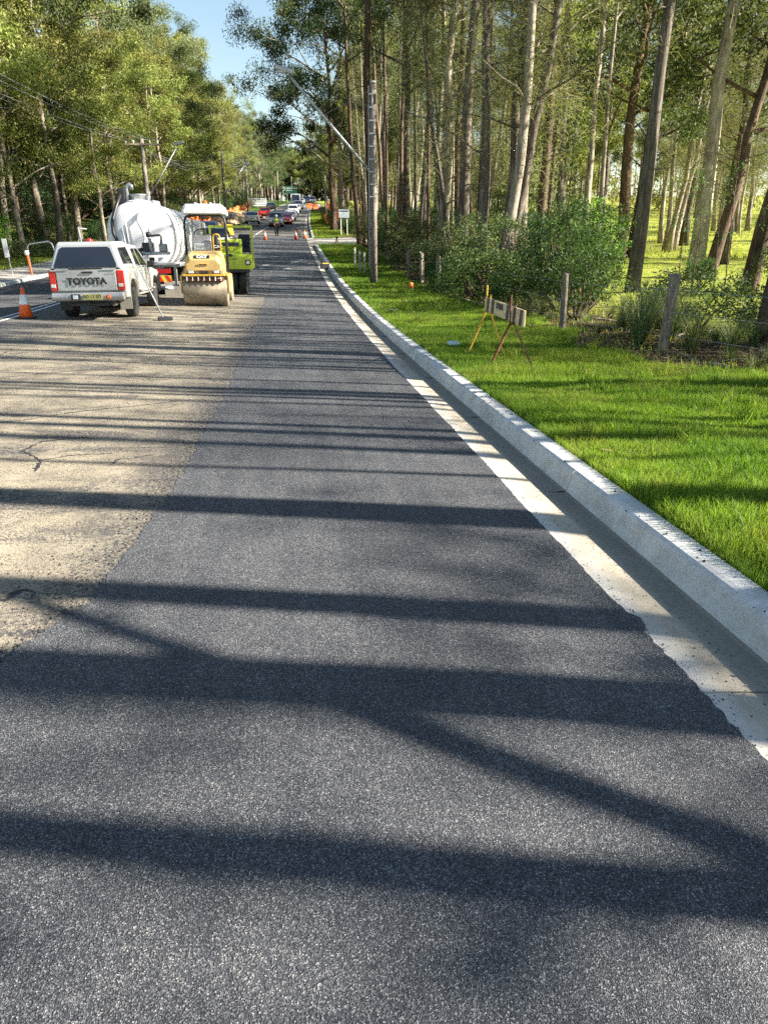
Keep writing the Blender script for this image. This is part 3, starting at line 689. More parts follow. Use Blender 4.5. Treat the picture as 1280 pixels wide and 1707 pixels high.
POLE = [gum('gum', 61, 19, .22, .72, 2.2, 6, 22, clump=.8, subs=2), gum('gum', 62, 18, .22, .70, 2.0, 6, 22, clump=.8, lean=.02, subs=2)]
BARE = [gum('gum', 31, 21, .24, .66, 3.2, 9, 62, clump=1.0, lean=.02), gum('gum', 32, 23, .22, .70, 3.0, 9, 58, clump=1.0, lean=-.02), gum('gum', 33, 19, .18, .62, 2.6, 8, 58, clump=.9)]
OAK = [sheoak('oak', 41), sheoak('oak', 42, 14, .13, .18, 2.6, 26), sheoak('oak', 43, 15, .14, .25, 2.6, 28, stems=3), sheoak('oak', 44, 12, .10, .10, 2.4, 24)]
THIN = [sheoak('oak', 51, 15, .12, .25, 3.0, 22, strands=16), sheoak('oak', 52, 16, .12, .30, 3.2, 20, strands=14), sheoak('oak', 53, 13, .10, .20, 2.6, 22, strands=18)]
def tree(kind, x, y, sc=1.0, rz=None, lean=(0, 0), bark='bark_grey', leaf='leaf_gum_olive', label='', group='', wide=1.0, name='gum_tree'):
    tm, cm = kind
    o = root(name, (x, y, zgr(x, y)), label=label, cat='tree', group=group, rot=(lean[1], lean[0], rnd.uniform(0, 6.28) if rz is None else rz), sc=(sc * wide, sc * wide, sc))
    for nm, me, mt in (('trunk', tm, bark), ('crown', cm, leaf)):
        c = bpy.data.objects.new(nm, me); COL.objects.link(c); c.parent = o
        c.material_slots[0].link = 'OBJECT'; c.material_slots[0].material = M[mt]
    return o
R = rnd
# --- right of the road: trees one can tell apart (real positions in metres, worked out from the photograph)
def oak(kind, x, y, sc=1.0, **k):
    k.setdefault('leaf', 'needle_sheoak'); k.setdefault('name', 'sheoak_tree'); return tree(kind, x, y, sc, **k)
NEAR = [
 # x, y, kind, scale, wide, lean(x), bark, leaf, label
 (4.55, 42.0, BARE[0], 1.05, 1.0, -0.03, 'bark_brown', 'leaf_gum_dark', 'tall leaning reddish brown gum tree directly behind the timber light pole'),
 (4.9, 84.0, WIDE[0], 1.0, 1.0, -0.02, 'bark_brown', 'leaf_gum_deep', 'broad dark gum tree whose crown reaches out over the road past the driveway'),
 (6.0, 88.0, WIDE[1], 1.05, 1.1, 0.0, 'bark_pale', 'leaf_gum_dark', 'pale barked gum behind the small white roadside sign'),
 (5.5, 60.3, G[4], .95, .8, -0.06, 'bark_brown', 'leaf_gum_deep', 'thin dark gum leaning towards the road just past the driveway'),
 (6.8, 55.0, BARE[1], 1.0, .8, 0.0, 'bark_grey', 'leaf_gum_dark', 'slim straight gum with the sunlit paddock showing on both sides of it'),
 (7.3, 48.0, G[0], 1.0, .85, -0.03, 'bark_grey', 'leaf_gum_dark', 'grey gum with a forked look behind the dark shrubs right of the light pole'),
 (7.8, 45.0, G[2], .95, .9, 0.0, 'bark_grey', 'leaf_gum_dark', 'thick grey trunked gum above the pair of weathered fence posts'),
 (7.6, 38.0, OAK[0], 1.35, 1.3, 0.015, 'bark_pale', 'needle_sheoak', 'pale sheoak with a mottled trunk rising behind the pair of fence posts'),
 (7.35, 33.0, BARE[0], 1.0, 1.05, 0.005, 'bark_grey', 'leaf_gum_dark', 'straight grey gum with one sunlit side growing out of the big roadside bush'),
 (7.5, 30.0, BARE[2], 1.15, .9, 0.0, 'bark_brown', 'leaf_gum_dark', 'slender brown gum immediately right of the straight grey one above the bush'),
 (7.3, 27.2, OAK[2], 1.35, 1.1, 0.04, 'bark_grey', 'needle_sheoak', 'clump of thin leaning sheoak stems behind the yellow and grey barricade'),
 (7.45, 26.2, OAK[0], 1.3, .9, 0.06, 'bark_pale', 'needle_sheoak', 'pale sheoak leaning away from the road above the barricade'),
 (8.3, 27.5, OAK[1], 1.3, 1.0, 0.03, 'bark_pale', 'needle_sheoak', 'pale thin sheoak between the leaning clump and the black trunk'),
 (9.25, 28.0, BARE[2], 1.15, .85, 0.01, 'bark_brown', 'leaf_gum_deep', 'nearly black slender trunk behind the tangle of green shrubs'),
 (18.4, 42.0, G[1], 1.05, 1.3, 0.0, 'bark_brown', 'leaf_gum_dark', 'red brown trunk at the back edge of the paddock beside the bright green shrub'),
 (19.5, 43.0, G[3], 1.05, 1.3, 0.02, 'bark_brown', 'leaf_gum_dark', 'second red brown trunk at the back of the paddock'),
 (11.26, 24.4, BARE[0], 1.0, .92, 0.022, 'bark_grey', 'leaf_gum_dark', 'large grey gum with a dark flared foot standing in the paddock'),
 (17.0, 31.0, BARE[1], 1.05, 1.4, 0.03, 'bark_pale', 'leaf_gum_olive', 'thickest buff coloured gum in the sunny paddock'),
 (17.35, 30.5, G[3], .95, 1.3, 0.13, 'bark_brown', 'leaf_gum_dark', 'dark stem leaning out from the foot of the thickest buff gum'),
 (14.9, 23.6, BARE[2], 1.15, 1.25, 0.13, 'bark_brown', 'leaf_gum_dark', 'dark leaning trunk in the paddock at the edge of the view'),
 (7.75, 11.4, BARE[1], 1.0, 1.25, 0.10, 'bark_brown', 'leaf_gum_dark', 'black trunk cut by the edge of the view beyond the last fence post'),
]
for x, y, kd, sc, wd, ln, bk, lf, lb in NEAR:
    tree(kd, x, y, sc, None if kd in () else R.uniform(-.5, .5), (ln, R.uniform(-.01, .01)), bk, lf, lb, None if True else '', wd, 'sheoak_tree' if kd in OAK else 'gum_tree')
# --- the belt of trees behind them
lbl_b = 'thin straight tree in the crowded belt between the road and the paddock'
n = 0
while n < 44:
    y = R.uniform(32, 88); x = xr(y) + 5.0 + R.uniform(0, 1) ** 1.5 * 9
    if any((x - q[0]) ** 2 + (y - q[1]) ** 2 < 1.2 for q in NEAR): continue
    k = R.random()
    if k < .35: oak(R.choice(THIN + OAK[1:3]), x, y, R.uniform(1.0, 1.4), bark=R.choice(['bark_grey', 'bark_pale', 'bark_brown']), label=lbl_b, group='trees in the belt beside the road', lean=(R.uniform(-.05, .05), R.uniform(-.04, .04)))
    else: tree(R.choice([G[4]] + BARE + BARE), x, y, R.uniform(.8, 1.05), bark=R.choice(['bark_grey', 'bark_grey', 'bark_brown', 'bark_pale']), leaf=R.choice(['leaf_gum_dark', 'leaf_gum_grey', 'leaf_gum_olive']), label=lbl_b, group='trees in the belt beside the road', lean=(R.uniform(-.06, .06), R.uniform(-.04, .04)), wide=R.uniform(.45, .85))
    n += 1
for i in range(22):
    y = R.uniform(34, 80); x = 16 + (y - 30) * .42 + R.uniform(0, 14)
    oak(R.choice(THIN + OAK), x, y, R.uniform(.9, 1.4), bark=R.choice(['bark_pale', 'bark_grey']), label='x', group='sheoaks at the back of the paddock', wide=1.3, lean=(R.uniform(-.08, .08), 0))
lbl_p = 'leafy gum in the far trees beyond the paddock'
for i in range(26):
    y = R.uniform(80, 170); x = xr(y) + R.uniform(26, 60)
    tree(R.choice(G + WIDE), x, y, R.uniform(.8, 1.15), bark='bark_grey', leaf=R.choice(['leaf_gum_olive', 'leaf_gum_dark', 'leaf_gum_olive']), label=lbl_p, group='far trees beyond the paddock')
lbl_f = 'tall gum lining the right side of the road in the distance'
for i in range(34):
    y = 92 + i * 6.2 + R.uniform(-2, 2); x = xr(y) + R.choice([6.5, 9, 13, 19]) + R.uniform(-1.5, 1.5)
    tree(R.choice(G + WIDE), x, y, R.uniform(.8, 1.0) * (.8 if y > 125 else 1), bark=R.choice(['bark_grey', 'bark_brown', 'bark_pale']), leaf=R.choice(['leaf_gum_dark', 'leaf_gum_dark', 'leaf_gum_olive']), label=lbl_f, group='distant trees right of the road')
# --- trees standing beside and behind the viewer: they throw the long shadows over the near road
CAST = [(8.6, 2.9, BARE[0], 1.0, 1.0, 0), (9.2, 1.3, BARE[2], 1.1, .80, 0), (9.6, 0.42, BARE[1], 1.0, 1.0, .0), (10.2, -0.56, BARE[2], 1.0, .75, .0),
        (8.8, 5.6, POLE[0], .9, .40, .02), (9.4, 7.0, POLE[1], .9, .35, .0), (11.2, 8.9, POLE[0], .9, .45, -.02), (12.5, 10.6, POLE[1], .9, .45, .02), (13.4, 12.2, POLE[0], .9, .45, .0), (15.2, 13.4, POLE[0], .8, .40, .02), (11.8, 10.0, POLE[0], .8, .3, .03), (17.0, 15.4, POLE[0], .9, .45, .02), (18.6, 16.6, POLE[1], .9, .45, .0), (19.6, 17.6, POLE[0], .9, .4, -.02), (10.4, 8.0, POLE[0], .8, .35, .0), (13.0, 9.2, POLE[1], .9, .38, .03), (16.0, 12.6, POLE[0], .9, .4, .0), (17.8, 14.2, POLE[1], .8, .35, .02), (15.4, 11.2, POLE[0], .8, .3, -.02), (20.5, 16.8, POLE[0], .9, .4, .0), (22.4, 18.2, POLE[0], .9, .4, .0), (9.9, 3.9, POLE[0], .8, .3, .05), (14.0, 11.6, THIN[0], .8, .8, 0), 
        (12.0, 3.9, POLE[0], 1.0, .5, .02), (10.0, 5.0, POLE[0], 1.1, .45, 0.01), (13.5, 6.4, POLE[1], .95, .55, 0), (10.6, 7.2, POLE[0], 1.0, .55, .02), (15, 5.6, POLE[0], .9, .45, -.02), (17, 7.9, POLE[0], .9, .5, .02),
        (14.2, 9.6, POLE[0], 1.0, .6, .02), (19.5, 9.9, POLE[1], .9, .5, -.02), (22, 11.8, POLE[0], 1.0, .6, .02), (18, 11.9, POLE[0], .9, .4, 0), (16.2, 10.4, POLE[0], .9, .4, .03), (21.5, 14.0, POLE[0], .9, .5, .0), (20.6, 12.6, POLE[1], .9, .35, .03),
        (19, 2.6, THIN[0], 1.0, 1.0, 0), (23, 4.8, THIN[1], 1.1, 1.2, 0), (17.5, 5.0, THIN[2], .9, .9, 0), (24, 8.2, THIN[0], 1.2, 1.1, 0), (20, 7.0, THIN[2], 1.0, 1.0, 0), (27, 11.0, THIN[1], 1.2, 1.2, 0), (26, -2.6, POLE[1], 1.05, 1.5, 0), (24, -5.0, POLE[0], 1.0, 1.3, 0), (30, 6, THIN[0], 1.4, 1.3, 0), (25, 13.5, THIN[2], 1.2, 1.0, 0), (17, 12.2, THIN[2], .9, .8, 0)]
for i, (x, y, kd, sc, wd, ln) in enumerate(CAST):
    tree(kd, x, y, sc, None, (ln, 0), 'bark_grey', 'needle_sheoak' if kd in OAK + THIN else 'leaf_gum_dark', 'tall tree beside the viewer, only its shadow falls across the near road', 'trees beside the viewer', wd, 'sheoak_tree' if kd in OAK else 'gum_tree')
_mb = MB(); _r = np.random.RandomState(8); _P = wander(_r, (7.55, -2.75, 0), (9.45, 2.3, 7.6), 9, .02)
_mb.tube([Vector(p) for p in _P], [.11, .10, .09, .085, .08, .075, .065, .055, .045, .03], 8); _o = root('dead_tree', (0, 0, .1), 0, 'dead leaning tree beside the viewer, its slanting shadow crosses the near road', 'tree'); _mb.build('trunk', 'bark_grey', _o, True)
# --- left forest
lb1 = 'sunlit olive gum in the front row of the forest left of the road'
for i in range(46):
    y = 44 + i * 5.3 + R.uniform(-2, 2); x = xl(y) - 6.3 - R.uniform(0, 3.0)
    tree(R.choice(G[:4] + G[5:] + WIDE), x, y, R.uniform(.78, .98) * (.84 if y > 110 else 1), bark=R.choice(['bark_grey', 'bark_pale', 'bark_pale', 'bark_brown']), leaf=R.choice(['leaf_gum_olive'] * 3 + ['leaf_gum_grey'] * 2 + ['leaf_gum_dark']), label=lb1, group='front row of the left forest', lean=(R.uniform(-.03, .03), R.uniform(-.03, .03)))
for i in range(14):
    y = 40 + i * 6.5 + R.uniform(-1.5, 1.5); x = xl(y) - 4.6 - R.uniform(0, 1.2)
    tree(G[5] if i % 2 else G[1], x, y, R.uniform(.62, .8), bark='bark_pale', leaf='leaf_gum_olive', label='x', group='low branching gums along the left verge', wide=1.15)
lb2 = 'tall gum deep in the forest left of the road'
for i in range(78):
    y = 30 + i * 3.6 + R.uniform(-2, 2); x = xl(y) - 11 - R.uniform(0, 24) - (6 if y < 60 else 0)
    tree(R.choice(G + WIDE), x, y, R.uniform(.8, 1.05) * (1.15 if y < 70 else .85 if y > 110 else 1), bark=R.choice(['bark_grey', 'bark_pale', 'bark_brown']), leaf=R.choice(['leaf_gum_olive', 'leaf_gum_olive', 'leaf_gum_grey', 'leaf_gum_dark']), label=lb2, group='deep trees of the left forest')
for x, y, s_, k in [(-19.5, 27, .72, WIDE[1]), (-22.5, 31, .8, G[5]), (-17.6, 33.5, .62, G[5]), (-26, 29, .8, WIDE[0]), (-20.5, 36, .75, G[1]), (-30, 36, .9, G[5]), (-25, 38, .9, G[1]), (-19, 40.5, .8, G[5])]:
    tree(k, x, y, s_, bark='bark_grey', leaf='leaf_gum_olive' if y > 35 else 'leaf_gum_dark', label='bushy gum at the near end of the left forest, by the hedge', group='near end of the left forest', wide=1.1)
lb3 = 'dark green tree behind the clipped hedge'
for x, y, s, k in [(-21.5, 40, .62, WIDE[1]), (-18.6, 47, .6, G[5]), (-24, 44, .7, WIDE[0]), (-17.2, 54, .62, G[5]), (-27, 37, .62, WIDE[1]), (-22, 52, .62, G[5])]:
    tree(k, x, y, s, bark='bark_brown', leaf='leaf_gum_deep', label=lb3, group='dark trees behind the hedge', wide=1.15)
for i in range(14):
    x = -9 + i * 2.6; y = 288 + R.uniform(-6, 8); tree(R.choice(WIDE + [G[5]]), x, y, R.uniform(.7, .85), leaf=R.choice(['leaf_gum_olive', 'leaf_gum_dark', 'leaf_gum_grey']), label='x', group='trees right behind the hilltop', wide=1.1)
lb4 = 'distant tree closing the view where the road tops the hill'
for i in range(26):
    y = 300 + R.uniform(0, 110); x = -30 + i * 3.6 + R.uniform(-3, 3)
    tree(R.choice(G + WIDE), x, y, R.uniform(.8, 1.0), leaf=R.choice(['leaf_gum_olive', 'leaf_gum_dark']), label=lb4, group='trees at the top of the hill')

# --- far-off woods that read as one mass: trunks and leaf clumps in depth
def wood(name, path, h, depth, n, leaf, mat, seed, z0=0.0):
    r = np.random.RandomState(seed); P = np.array(path, float); L = np.linalg.norm(np.diff(P, axis=0), axis=1); cum = np.concatenate([[0], np.cumsum(L)])
    m = int(cum[-1] / 1.1); s = r.rand(m) * cum[-1]; cx = np.interp(s, cum, P[:, 0]); cy = np.interp(s, cum, P[:, 1])
    cx = cx + (r.rand(m) - .5) * depth; cy = cy + (r.rand(m) - .5) * depth; hh = h * (.6 + .5 * r.rand(m)); zz = vzgr(cx, cy); mb = MB()
    for i in range(0, m, 2): mb.tube([(cx[i], cy[i], zz[i] - .3), (cx[i] + r.randn() * .4, cy[i] + r.randn() * .4, zz[i] + hh[i] * .85)], [.18, .07], 5, cap=False)
    t = mb.build(name, 'bark_grey', None, True, kind='stuff')
    K = m * 7; ci = np.repeat(np.arange(m), 7); C = np.stack([cx[ci] + r.randn(K) * 1.5, cy[ci] + r.randn(K) * 1.5, zz[ci] + hh[ci] * (z0 + (1 - z0) * r.rand(K))], 1)
    V = leaves_np(r, C, max(4, n // K), 1.3 + .8 * r.rand(K), leaf[0], leaf[1], .6); mesh_obj(name, np_mesh(name, V, 4), mat, kind='stuff')
wood('distant_wood', [(58, 20), (62, 40), (68, 70), (70, 110), (70, 160), (64, 230), (50, 300)], 15, 10, 60000, (.75, .24), 'leaf_gum_olive', 1)
wood('distant_wood', [(30, 88), (34, 110), (37, 140), (38, 180), (40, 250)], 12, 7, 26000, (.7, .24), 'leaf_gum_grey', 2)
wood('distant_wood', [(-40, 250), (-14, 300), (8, 300), (22, 305), (60, 290)], 19, 16, 80000, (1.0, .36), 'leaf_gum_dark', 3)
wood('distant_wood', [(-44, 20), (-42, 60), (-40, 120), (-38, 180), (-34, 260)], 22, 10, 60000, (.8, .26), 'leaf_gum_olive', 4)
def ordinal_(i): return ('second', 'fourth', 'seventh', 'sixth', 'fifth' if False else 'eighth', 'fifth' if False else 'third', 'fifth', 'first')[i]
# ------------------------------------------------------------------ shrubs
def shrub_mesh(seed, h, w_, nclump, npc, leaf, droop=0.2, stems=7, rad=.28):
    r = np.random.RandomState(seed); mb = MB(); C = []
    for i in range(nclump):
        a = r.rand() * 6.283; q = math.sqrt(r.rand()) * w_; z = h * (0.18 + 0.82 * r.rand() * (1 - 0.35 * q / w_)); C.append((math.cos(a) * q, math.sin(a) * q, z))
    for i in range(stems):
        c = C[i]; b = wander(r, (c[0] * .15, c[1] * .15, -.05), c, 4, .1); mb.tube([Vector(q) for q in b], [.018 * h, .014 * h, .010 * h, .008 * h, .004 * h], 5, cap=False)
    V = leaves_np(r, np.array(C), npc, np.array([rad * (0.7 + .6 * r.rand()) for _ in C]), leaf[0], leaf[1], droop, 0.8, 0.2)
    t = mb.build('s', 'bark_brown', smooth=True); tm = t.data; tm.name = 'stem'; bpy.data.objects.remove(t); me = np_mesh('foliage', V, 4); me.materials.append(M['leaf_shrub']); return tm, me
def strap_mesh(seed, n, h, wd, wide=.5):
    r = np.random.RandomState(seed); V = []
    a = r.rand(n) * 6.283; l = h * (.55 + .7 * r.rand(n)); sp = wide * (.25 + .9 * r.rand(n)) * l
    for i in range(n):
        d = np.array([math.cos(a[i]), math.sin(a[i]), 0]); s = np.array([-d[1], d[0], 0]) * wd / 2; b = d * .06 * r.rand()
        P = [b, b + d * sp[i] * .25 + [0, 0, l[i] * .5], b + d * sp[i] * .65 + [0, 0, l[i] * .85], b + d * sp[i] * 1.1 + [0, 0, l[i] * (.75 + .3 * r.rand())]]
        W = [1, 1, .7, .05]
        for k in range(3): V += [P[k] - s * W[k], P[k] + s * W[k], P[k + 1] + s * W[k + 1], P[k + 1] - s * W[k + 1]]
    me = np_mesh('foliage', np.array(V), 4); me.materials.append(M['leaf_strap']); return me
SH = [shrub_mesh(1, 1.5, .95, 46, 95, (.085, .030)), shrub_mesh(2, 2.2, .9, 55, 85, (.09, .026), stems=9), shrub_mesh(3, 1.1, .8, 34, 95, (.07, .026)), shrub_mesh(4, 3.2, 1.1, 70, 85, (.10, .028), stems=12, rad=.34)]
ST = [strap_mesh(1, 230, .60, .006, .9), strap_mesh(2, 200, .85, .007, .9), strap_mesh(3, 150, .40, .006, 1.0)]
def shrub(i, x, y, sc=1.0, leaf='leaf_shrub', label='', group=None, wide=1.0, name='bush', cat='bush'):
    o = root(name, (x, y, zgr(x, y)), R.uniform(0, 6.28), label, cat, group, sc=(sc * wide, sc * wide, sc))
    for nm, me, mt in (('stem', SH[i][0], 'bark_brown'), ('foliage', SH[i][1], leaf)):
        c = bpy.data.objects.new(nm, me); COL.objects.link(c); c.parent = o; c.material_slots[0].link = 'OBJECT'; c.material_slots[0].material = M[mt]
    return o
def strap(i, x, y, sc, label, group=None, leaf='leaf_strap'):
    c = bpy.data.objects.new('grass_tussock', ST[i]); COL.objects.link(c); c.location = (x, y, zgr(x, y) - .02); c.rotation_euler = (0, 0, R.uniform(0, 6)); c.scale = (sc,) * 3
    c.material_slots[0].link = 'OBJECT'; c.material_slots[0].material = M[leaf]; return tag(c, label, 'grass tussock', group)
shrub(0, 5.45, 21.6, 1.05, label='big dark leafy bush at the foot of the straight grey gum, left of the barricade', wide=1.35)
shrub(2, 5.9, 19.6, 1.0, label='low leafy bush between the big bush and the barricade')
shrub(3, 6.9, 18.9, .95, label='tall thicket of thin green leaves right behind the barricade', wide=1.1)
shrub(3, 7.9, 20.0, .95, label='tall green thicket left of the dark fence post', wide=1.1)
shrub(1, 6.4, 16.6, .95, label='upright bush beside the dark weathered fence post')
shrub(1, 10.4, 26.6, 1.35, 'leaf_bright', 'bright yellow green bush in the sun at the paddock edge', wide=1.2)
shrub(3, 8.9, 22.5, .8, label='spreading wattle bush in front of the bright yellow green one', wide=1.2)
shrub(0, 7.9, 14.2, .85, 'leaf_gum_dark', 'wiry grey green bush between the two nearest fence posts', wide=1.2)
shrub(2, 8.2, 12.2, .95, 'leaf_gum_dark', 'sparse low bush just beyond the nearest fence post', wide=1.3)
shrub(1, 13.8, 24.8, .6, label='thin leafy shrub between the grey gum and the buff gum')
shrub(1, 15.4, 21.8, 1.3, label='leafy growth round the leaning trunk at the edge of the view')
lb5 = 'dark leafy shrub in the overgrown row behind the light pole'
y = 24.0
while y < 84:
    x = (5.7 if y < 58 else 8.0) + R.uniform(0, 1.4); 
    if not 59 < y < 72: shrub(R.choice([0, 1, 3]), x + (xr(y) - 1.6), y, R.uniform(.75, 1.05), R.choice(['leaf_shrub', 'leaf_gum_dark', 'leaf_gum_deep', 'leaf_shrub']), lb5, 'shrubs along the old fence', wide=1.25)
    if not 59 < y < 72 and R.random() < .7: shrub(R.choice([1, 3]), x + 2.3 + (xr(y) - 1.6), y + .8, R.uniform(.8, 1.0), R.choice(['leaf_shrub', 'leaf_gum_deep']), lb5, 'shrubs along the old fence', wide=1.3)
    y += R.uniform(1.5, 2.4)
lb6 = 'grassy shrub beside the orange mesh on the right of the road'
for y in frange(86, 180, 6): shrub(R.choice([0, 1]), xr(y) + 6 + R.uniform(-.8, 1.5), y, R.uniform(.9, 1.3), R.choice(['leaf_shrub', 'leaf_strap']), lb6, 'shrubs right of the far road')
for x, y in [(5.6, 75.5), (6.1, 77.5), (5.9, 73.6), (6.9, 74.6)]: strap(1, x, y, 2.1, 'large dark strappy plant under the white roadside sign', 'strappy plants by the driveway', 'leaf_shrub')
lb7 = 'clump of long arching grass along the fence line'
for i in range(60):
    y = R.uniform(8.5, 34); x = 5.4 + R.uniform(-.25, 1.9) + (0.5 if y < 12 else 0); strap(R.choice([0, 2, 2]), x, y, R.uniform(.6, 1.05), lb7, 'long grass along the fence')
for x, y in [(6.35, 13.0), (6.0, 12.4), (5.75, 12.0), (6.6, 12.5), (6.9, 13.4)]: strap(1, x, y, 1.05, 'pale dry arching grass between the two nearest fence posts', 'pale grass between the nearest posts')
for i in range(5):
    pass
for i in range(46):
    y = R.uniform(8, 26); x = R.uniform(6.5, 15); strap(R.choice([0, 2]), x, y, R.uniform(.5, .9), 'low weedy tussock among the grass of the paddock', 'paddock tussocks')
for x, y, k, c in [(8.2, 3.4, 1, .9), (9.3, 5.6, 0, 1.0), (8.4, 6.9, 2, 1.1), (10.8, 6.6, 3, .8), (7.7, 1.6, 2, 1.0), (11.5, 8.2, 1, .9)]: shrub(k, x, y, c, label='unseen bush added beside the viewer to cast soft shade on the near verge', group='bushes beside the viewer')  # bushes added out of view to shade the near verge
for i, (x, y, l, a) in enumerate([(6.4, 12.6, 1.6, .4), (7.4, 15.2, 2.2, 2.5), (9.8, 20.0, 2.4, .2), (11.8, 18.5, 1.8, 1.4), (6.2, 21.0, 1.5, 2.9), (8.6, 17.0, 2.0, .9), (13.6, 22.0, 2.4, 2.2), (5.9, 9.6, 1.1, 1.9)]):
    r = np.random.RandomState(70 + i); P = wander(r, (0, 0, .03), (l * math.cos(a), l * math.sin(a), .12), 5, .12); mb = MB(); mb.tube([Vector(p) for p in P], [.028, .024, .02, .016, .012, .006], 6)
    for k in (2, 3, 4): q = P[k] + r.randn(3) * [.25, .25, .0] + [0, 0, .12]; mb.tube([Vector(P[k]), Vector(q)], [.010, .004], 4)
    b = mb.build('fallen_branch', 'bark_pale', None, True); b.location = (x, y, zgr(x, y)); tag(b, ordinal_(i) + ' fallen branch from the near end, lying in the rough grass behind the fence line', 'branch', 'fallen branches behind the fence')
# thin saplings
def sapling(x, y, h, lean, label):
    o = root('sapling', (x, y, zgr(x, y)), 0, label, 'sapling', rot=(0, lean, R.uniform(0, 6))); r = np.random.RandomState(int(x * 100)); mb = MB()
    P = wander(r, (0, 0, -.05), (0, 0, h), 6, .03); mb.tube([Vector(p) for p in P], [.022 - .0028 * i for i in range(7)], 6)
    for i in range(12):
        p = P[1 + i % 6]; a = r.rand() * 6.3; q = p + np.array([math.cos(a), math.sin(a), .5]) * (.25 + .4 * r.rand()); mb.tube([Vector(p), Vector(q)], [.006, .003], 4)
    mb.build('stem', 'bark_brown', o, True)
    V = leaves_np(r, np.array([P[i] + r.randn(3) * .25 for i in (2, 3, 4, 5, 6, 4, 5, 6)]), 26, np.array([.28] * 8), .09, .028, .5); mesh_obj('foliage', np_mesh('foliage', V, 4), 'leaf_shrub', o)
for q in [(11.9, 22.5, 3.6, .03, 'thin twin sapling just right of the large grey gum'), (12.15, 22.2, 3.0, .0, 'shorter thin sapling beside the large grey gum'), (12.2, 20.5, 4.2, .06, 'tall thin dark sapling slanting between the grey gum and the buff gum'), (15.4, 26.6, 4.5, .05, 'crooked sapling right of the buff gum'), (13.0, 19.5, 2.6, .08, 'small leaning sapling in the bright grass'), (6.55, 17.9, 4.4, .01, 'very thin upright sapling over the dark fence post')]: sapling(*q)
# --- left side greenery
def hedge(x0, x1, y0, y1, h, label):
    r = np.random.RandomState(9); n = 15000; o = root('hedge', ((x0 + x1) / 2, (y0 + y1) / 2, zgr((x0 + x1) / 2, (y0 + y1) / 2)), 0, label, 'hedge')
    a, b = (x1 - x0) / 2, (y1 - y0) / 2
    f = r.rand(n); u = r.rand(n) * 2 - 1; v = r.rand(n)
    X = np.where(f < .4, u * a, np.where(f < .6, a, np.where(f < .8, u * a, -a))); Y = np.where(f < .4, -b, np.where(f < .6, u * b, np.where(f < .8, u * b, u * b))); Z = np.where((f >= .6) & (f < .8), h, v * h)
    bul = .06 * np.sin(X * 2.2 + 1) + .05 * np.sin(Z * 4 + X); c = np.stack([X, Y + np.where(f < .4, bul, 0), Z + .03 * np.sin(X * 3)], 1) + r.randn(n, 3) * .05
    ax = r.randn(n, 3); ax /= np.linalg.norm(ax, axis=1)[:, None]; oo = np.cross(ax, r.randn(n, 3)); oo /= np.linalg.norm(oo, axis=1)[:, None]
    V = np.stack([c - ax * .045, c + oo * .022, c + ax * .045, c - oo * .022], 1).reshape(-1, 3); mesh_obj('foliage', np_mesh('foliage', V, 4), 'leaf_hedge', o)
    MB().box((0, 0, h / 2 - .03), (2 * a - .2, 2 * b - .2, h - .12)).build('branches', 'bark_brown', o)
k_ = MATS['leaf_dry']; 
_m = MATS['leaf_gum_dark'].copy(); _m.name = 'leaf_hedge'; MATS['leaf_hedge'] = _m
for nd in _m.node_tree.nodes:
    if nd.type == 'VALTORGB':
        for e, c in zip(nd.color_ramp.elements, ((.05, .045, .018), (.10, .09, .035), (.21, .16, .07))): e.color = (*c, 1)
hedge(-24.0, -15.3, 41.5, 43.0, 1.35, 'clipped brownish green hedge across the footpath at the side of the view')
shrub(0, -16.6, 45.5, 1.75, 'leaf_bright', 'rounded bright green bush rising behind the clipped hedge', wide=1.0)
for x, y, s in [(-14.7, 44.5, .75), (-13.9, 45.5, .7), (-13.2, 47, .7), (-12.6, 49, .7)]: shrub(2, x, y, s * 1.3, 'leaf_strap', 'low yellowish shrub in the bed beside the hedge', 'shrubs in the bed beside the hedge')
lb8 = 'dark undergrowth shrub at the foot of the left forest'
for i in range(44):
    y = 47 + i * 3.6; x = xl(y) - 4.2 - R.uniform(0, 3.0) - (1.5 if y < 60 else 0); shrub(R.choice([0, 1, 3]), x, y, R.uniform(.8, 1.25), R.choice(['leaf_gum_dark', 'leaf_shrub', 'leaf_strap', 'leaf_gum_deep']), lb8, 'undergrowth along the left forest', wide=1.3)
for i in range(20):
    y = 48 + R.uniform(0, 60); x = xl(y) - 12 - R.uniform(0, 14); shrub(3, x, y, R.uniform(1.2, 1.9), 'leaf_gum_deep', 'tall shadowy shrub deep inside the left forest', 'shrubs inside the left forest', wide=1.6)
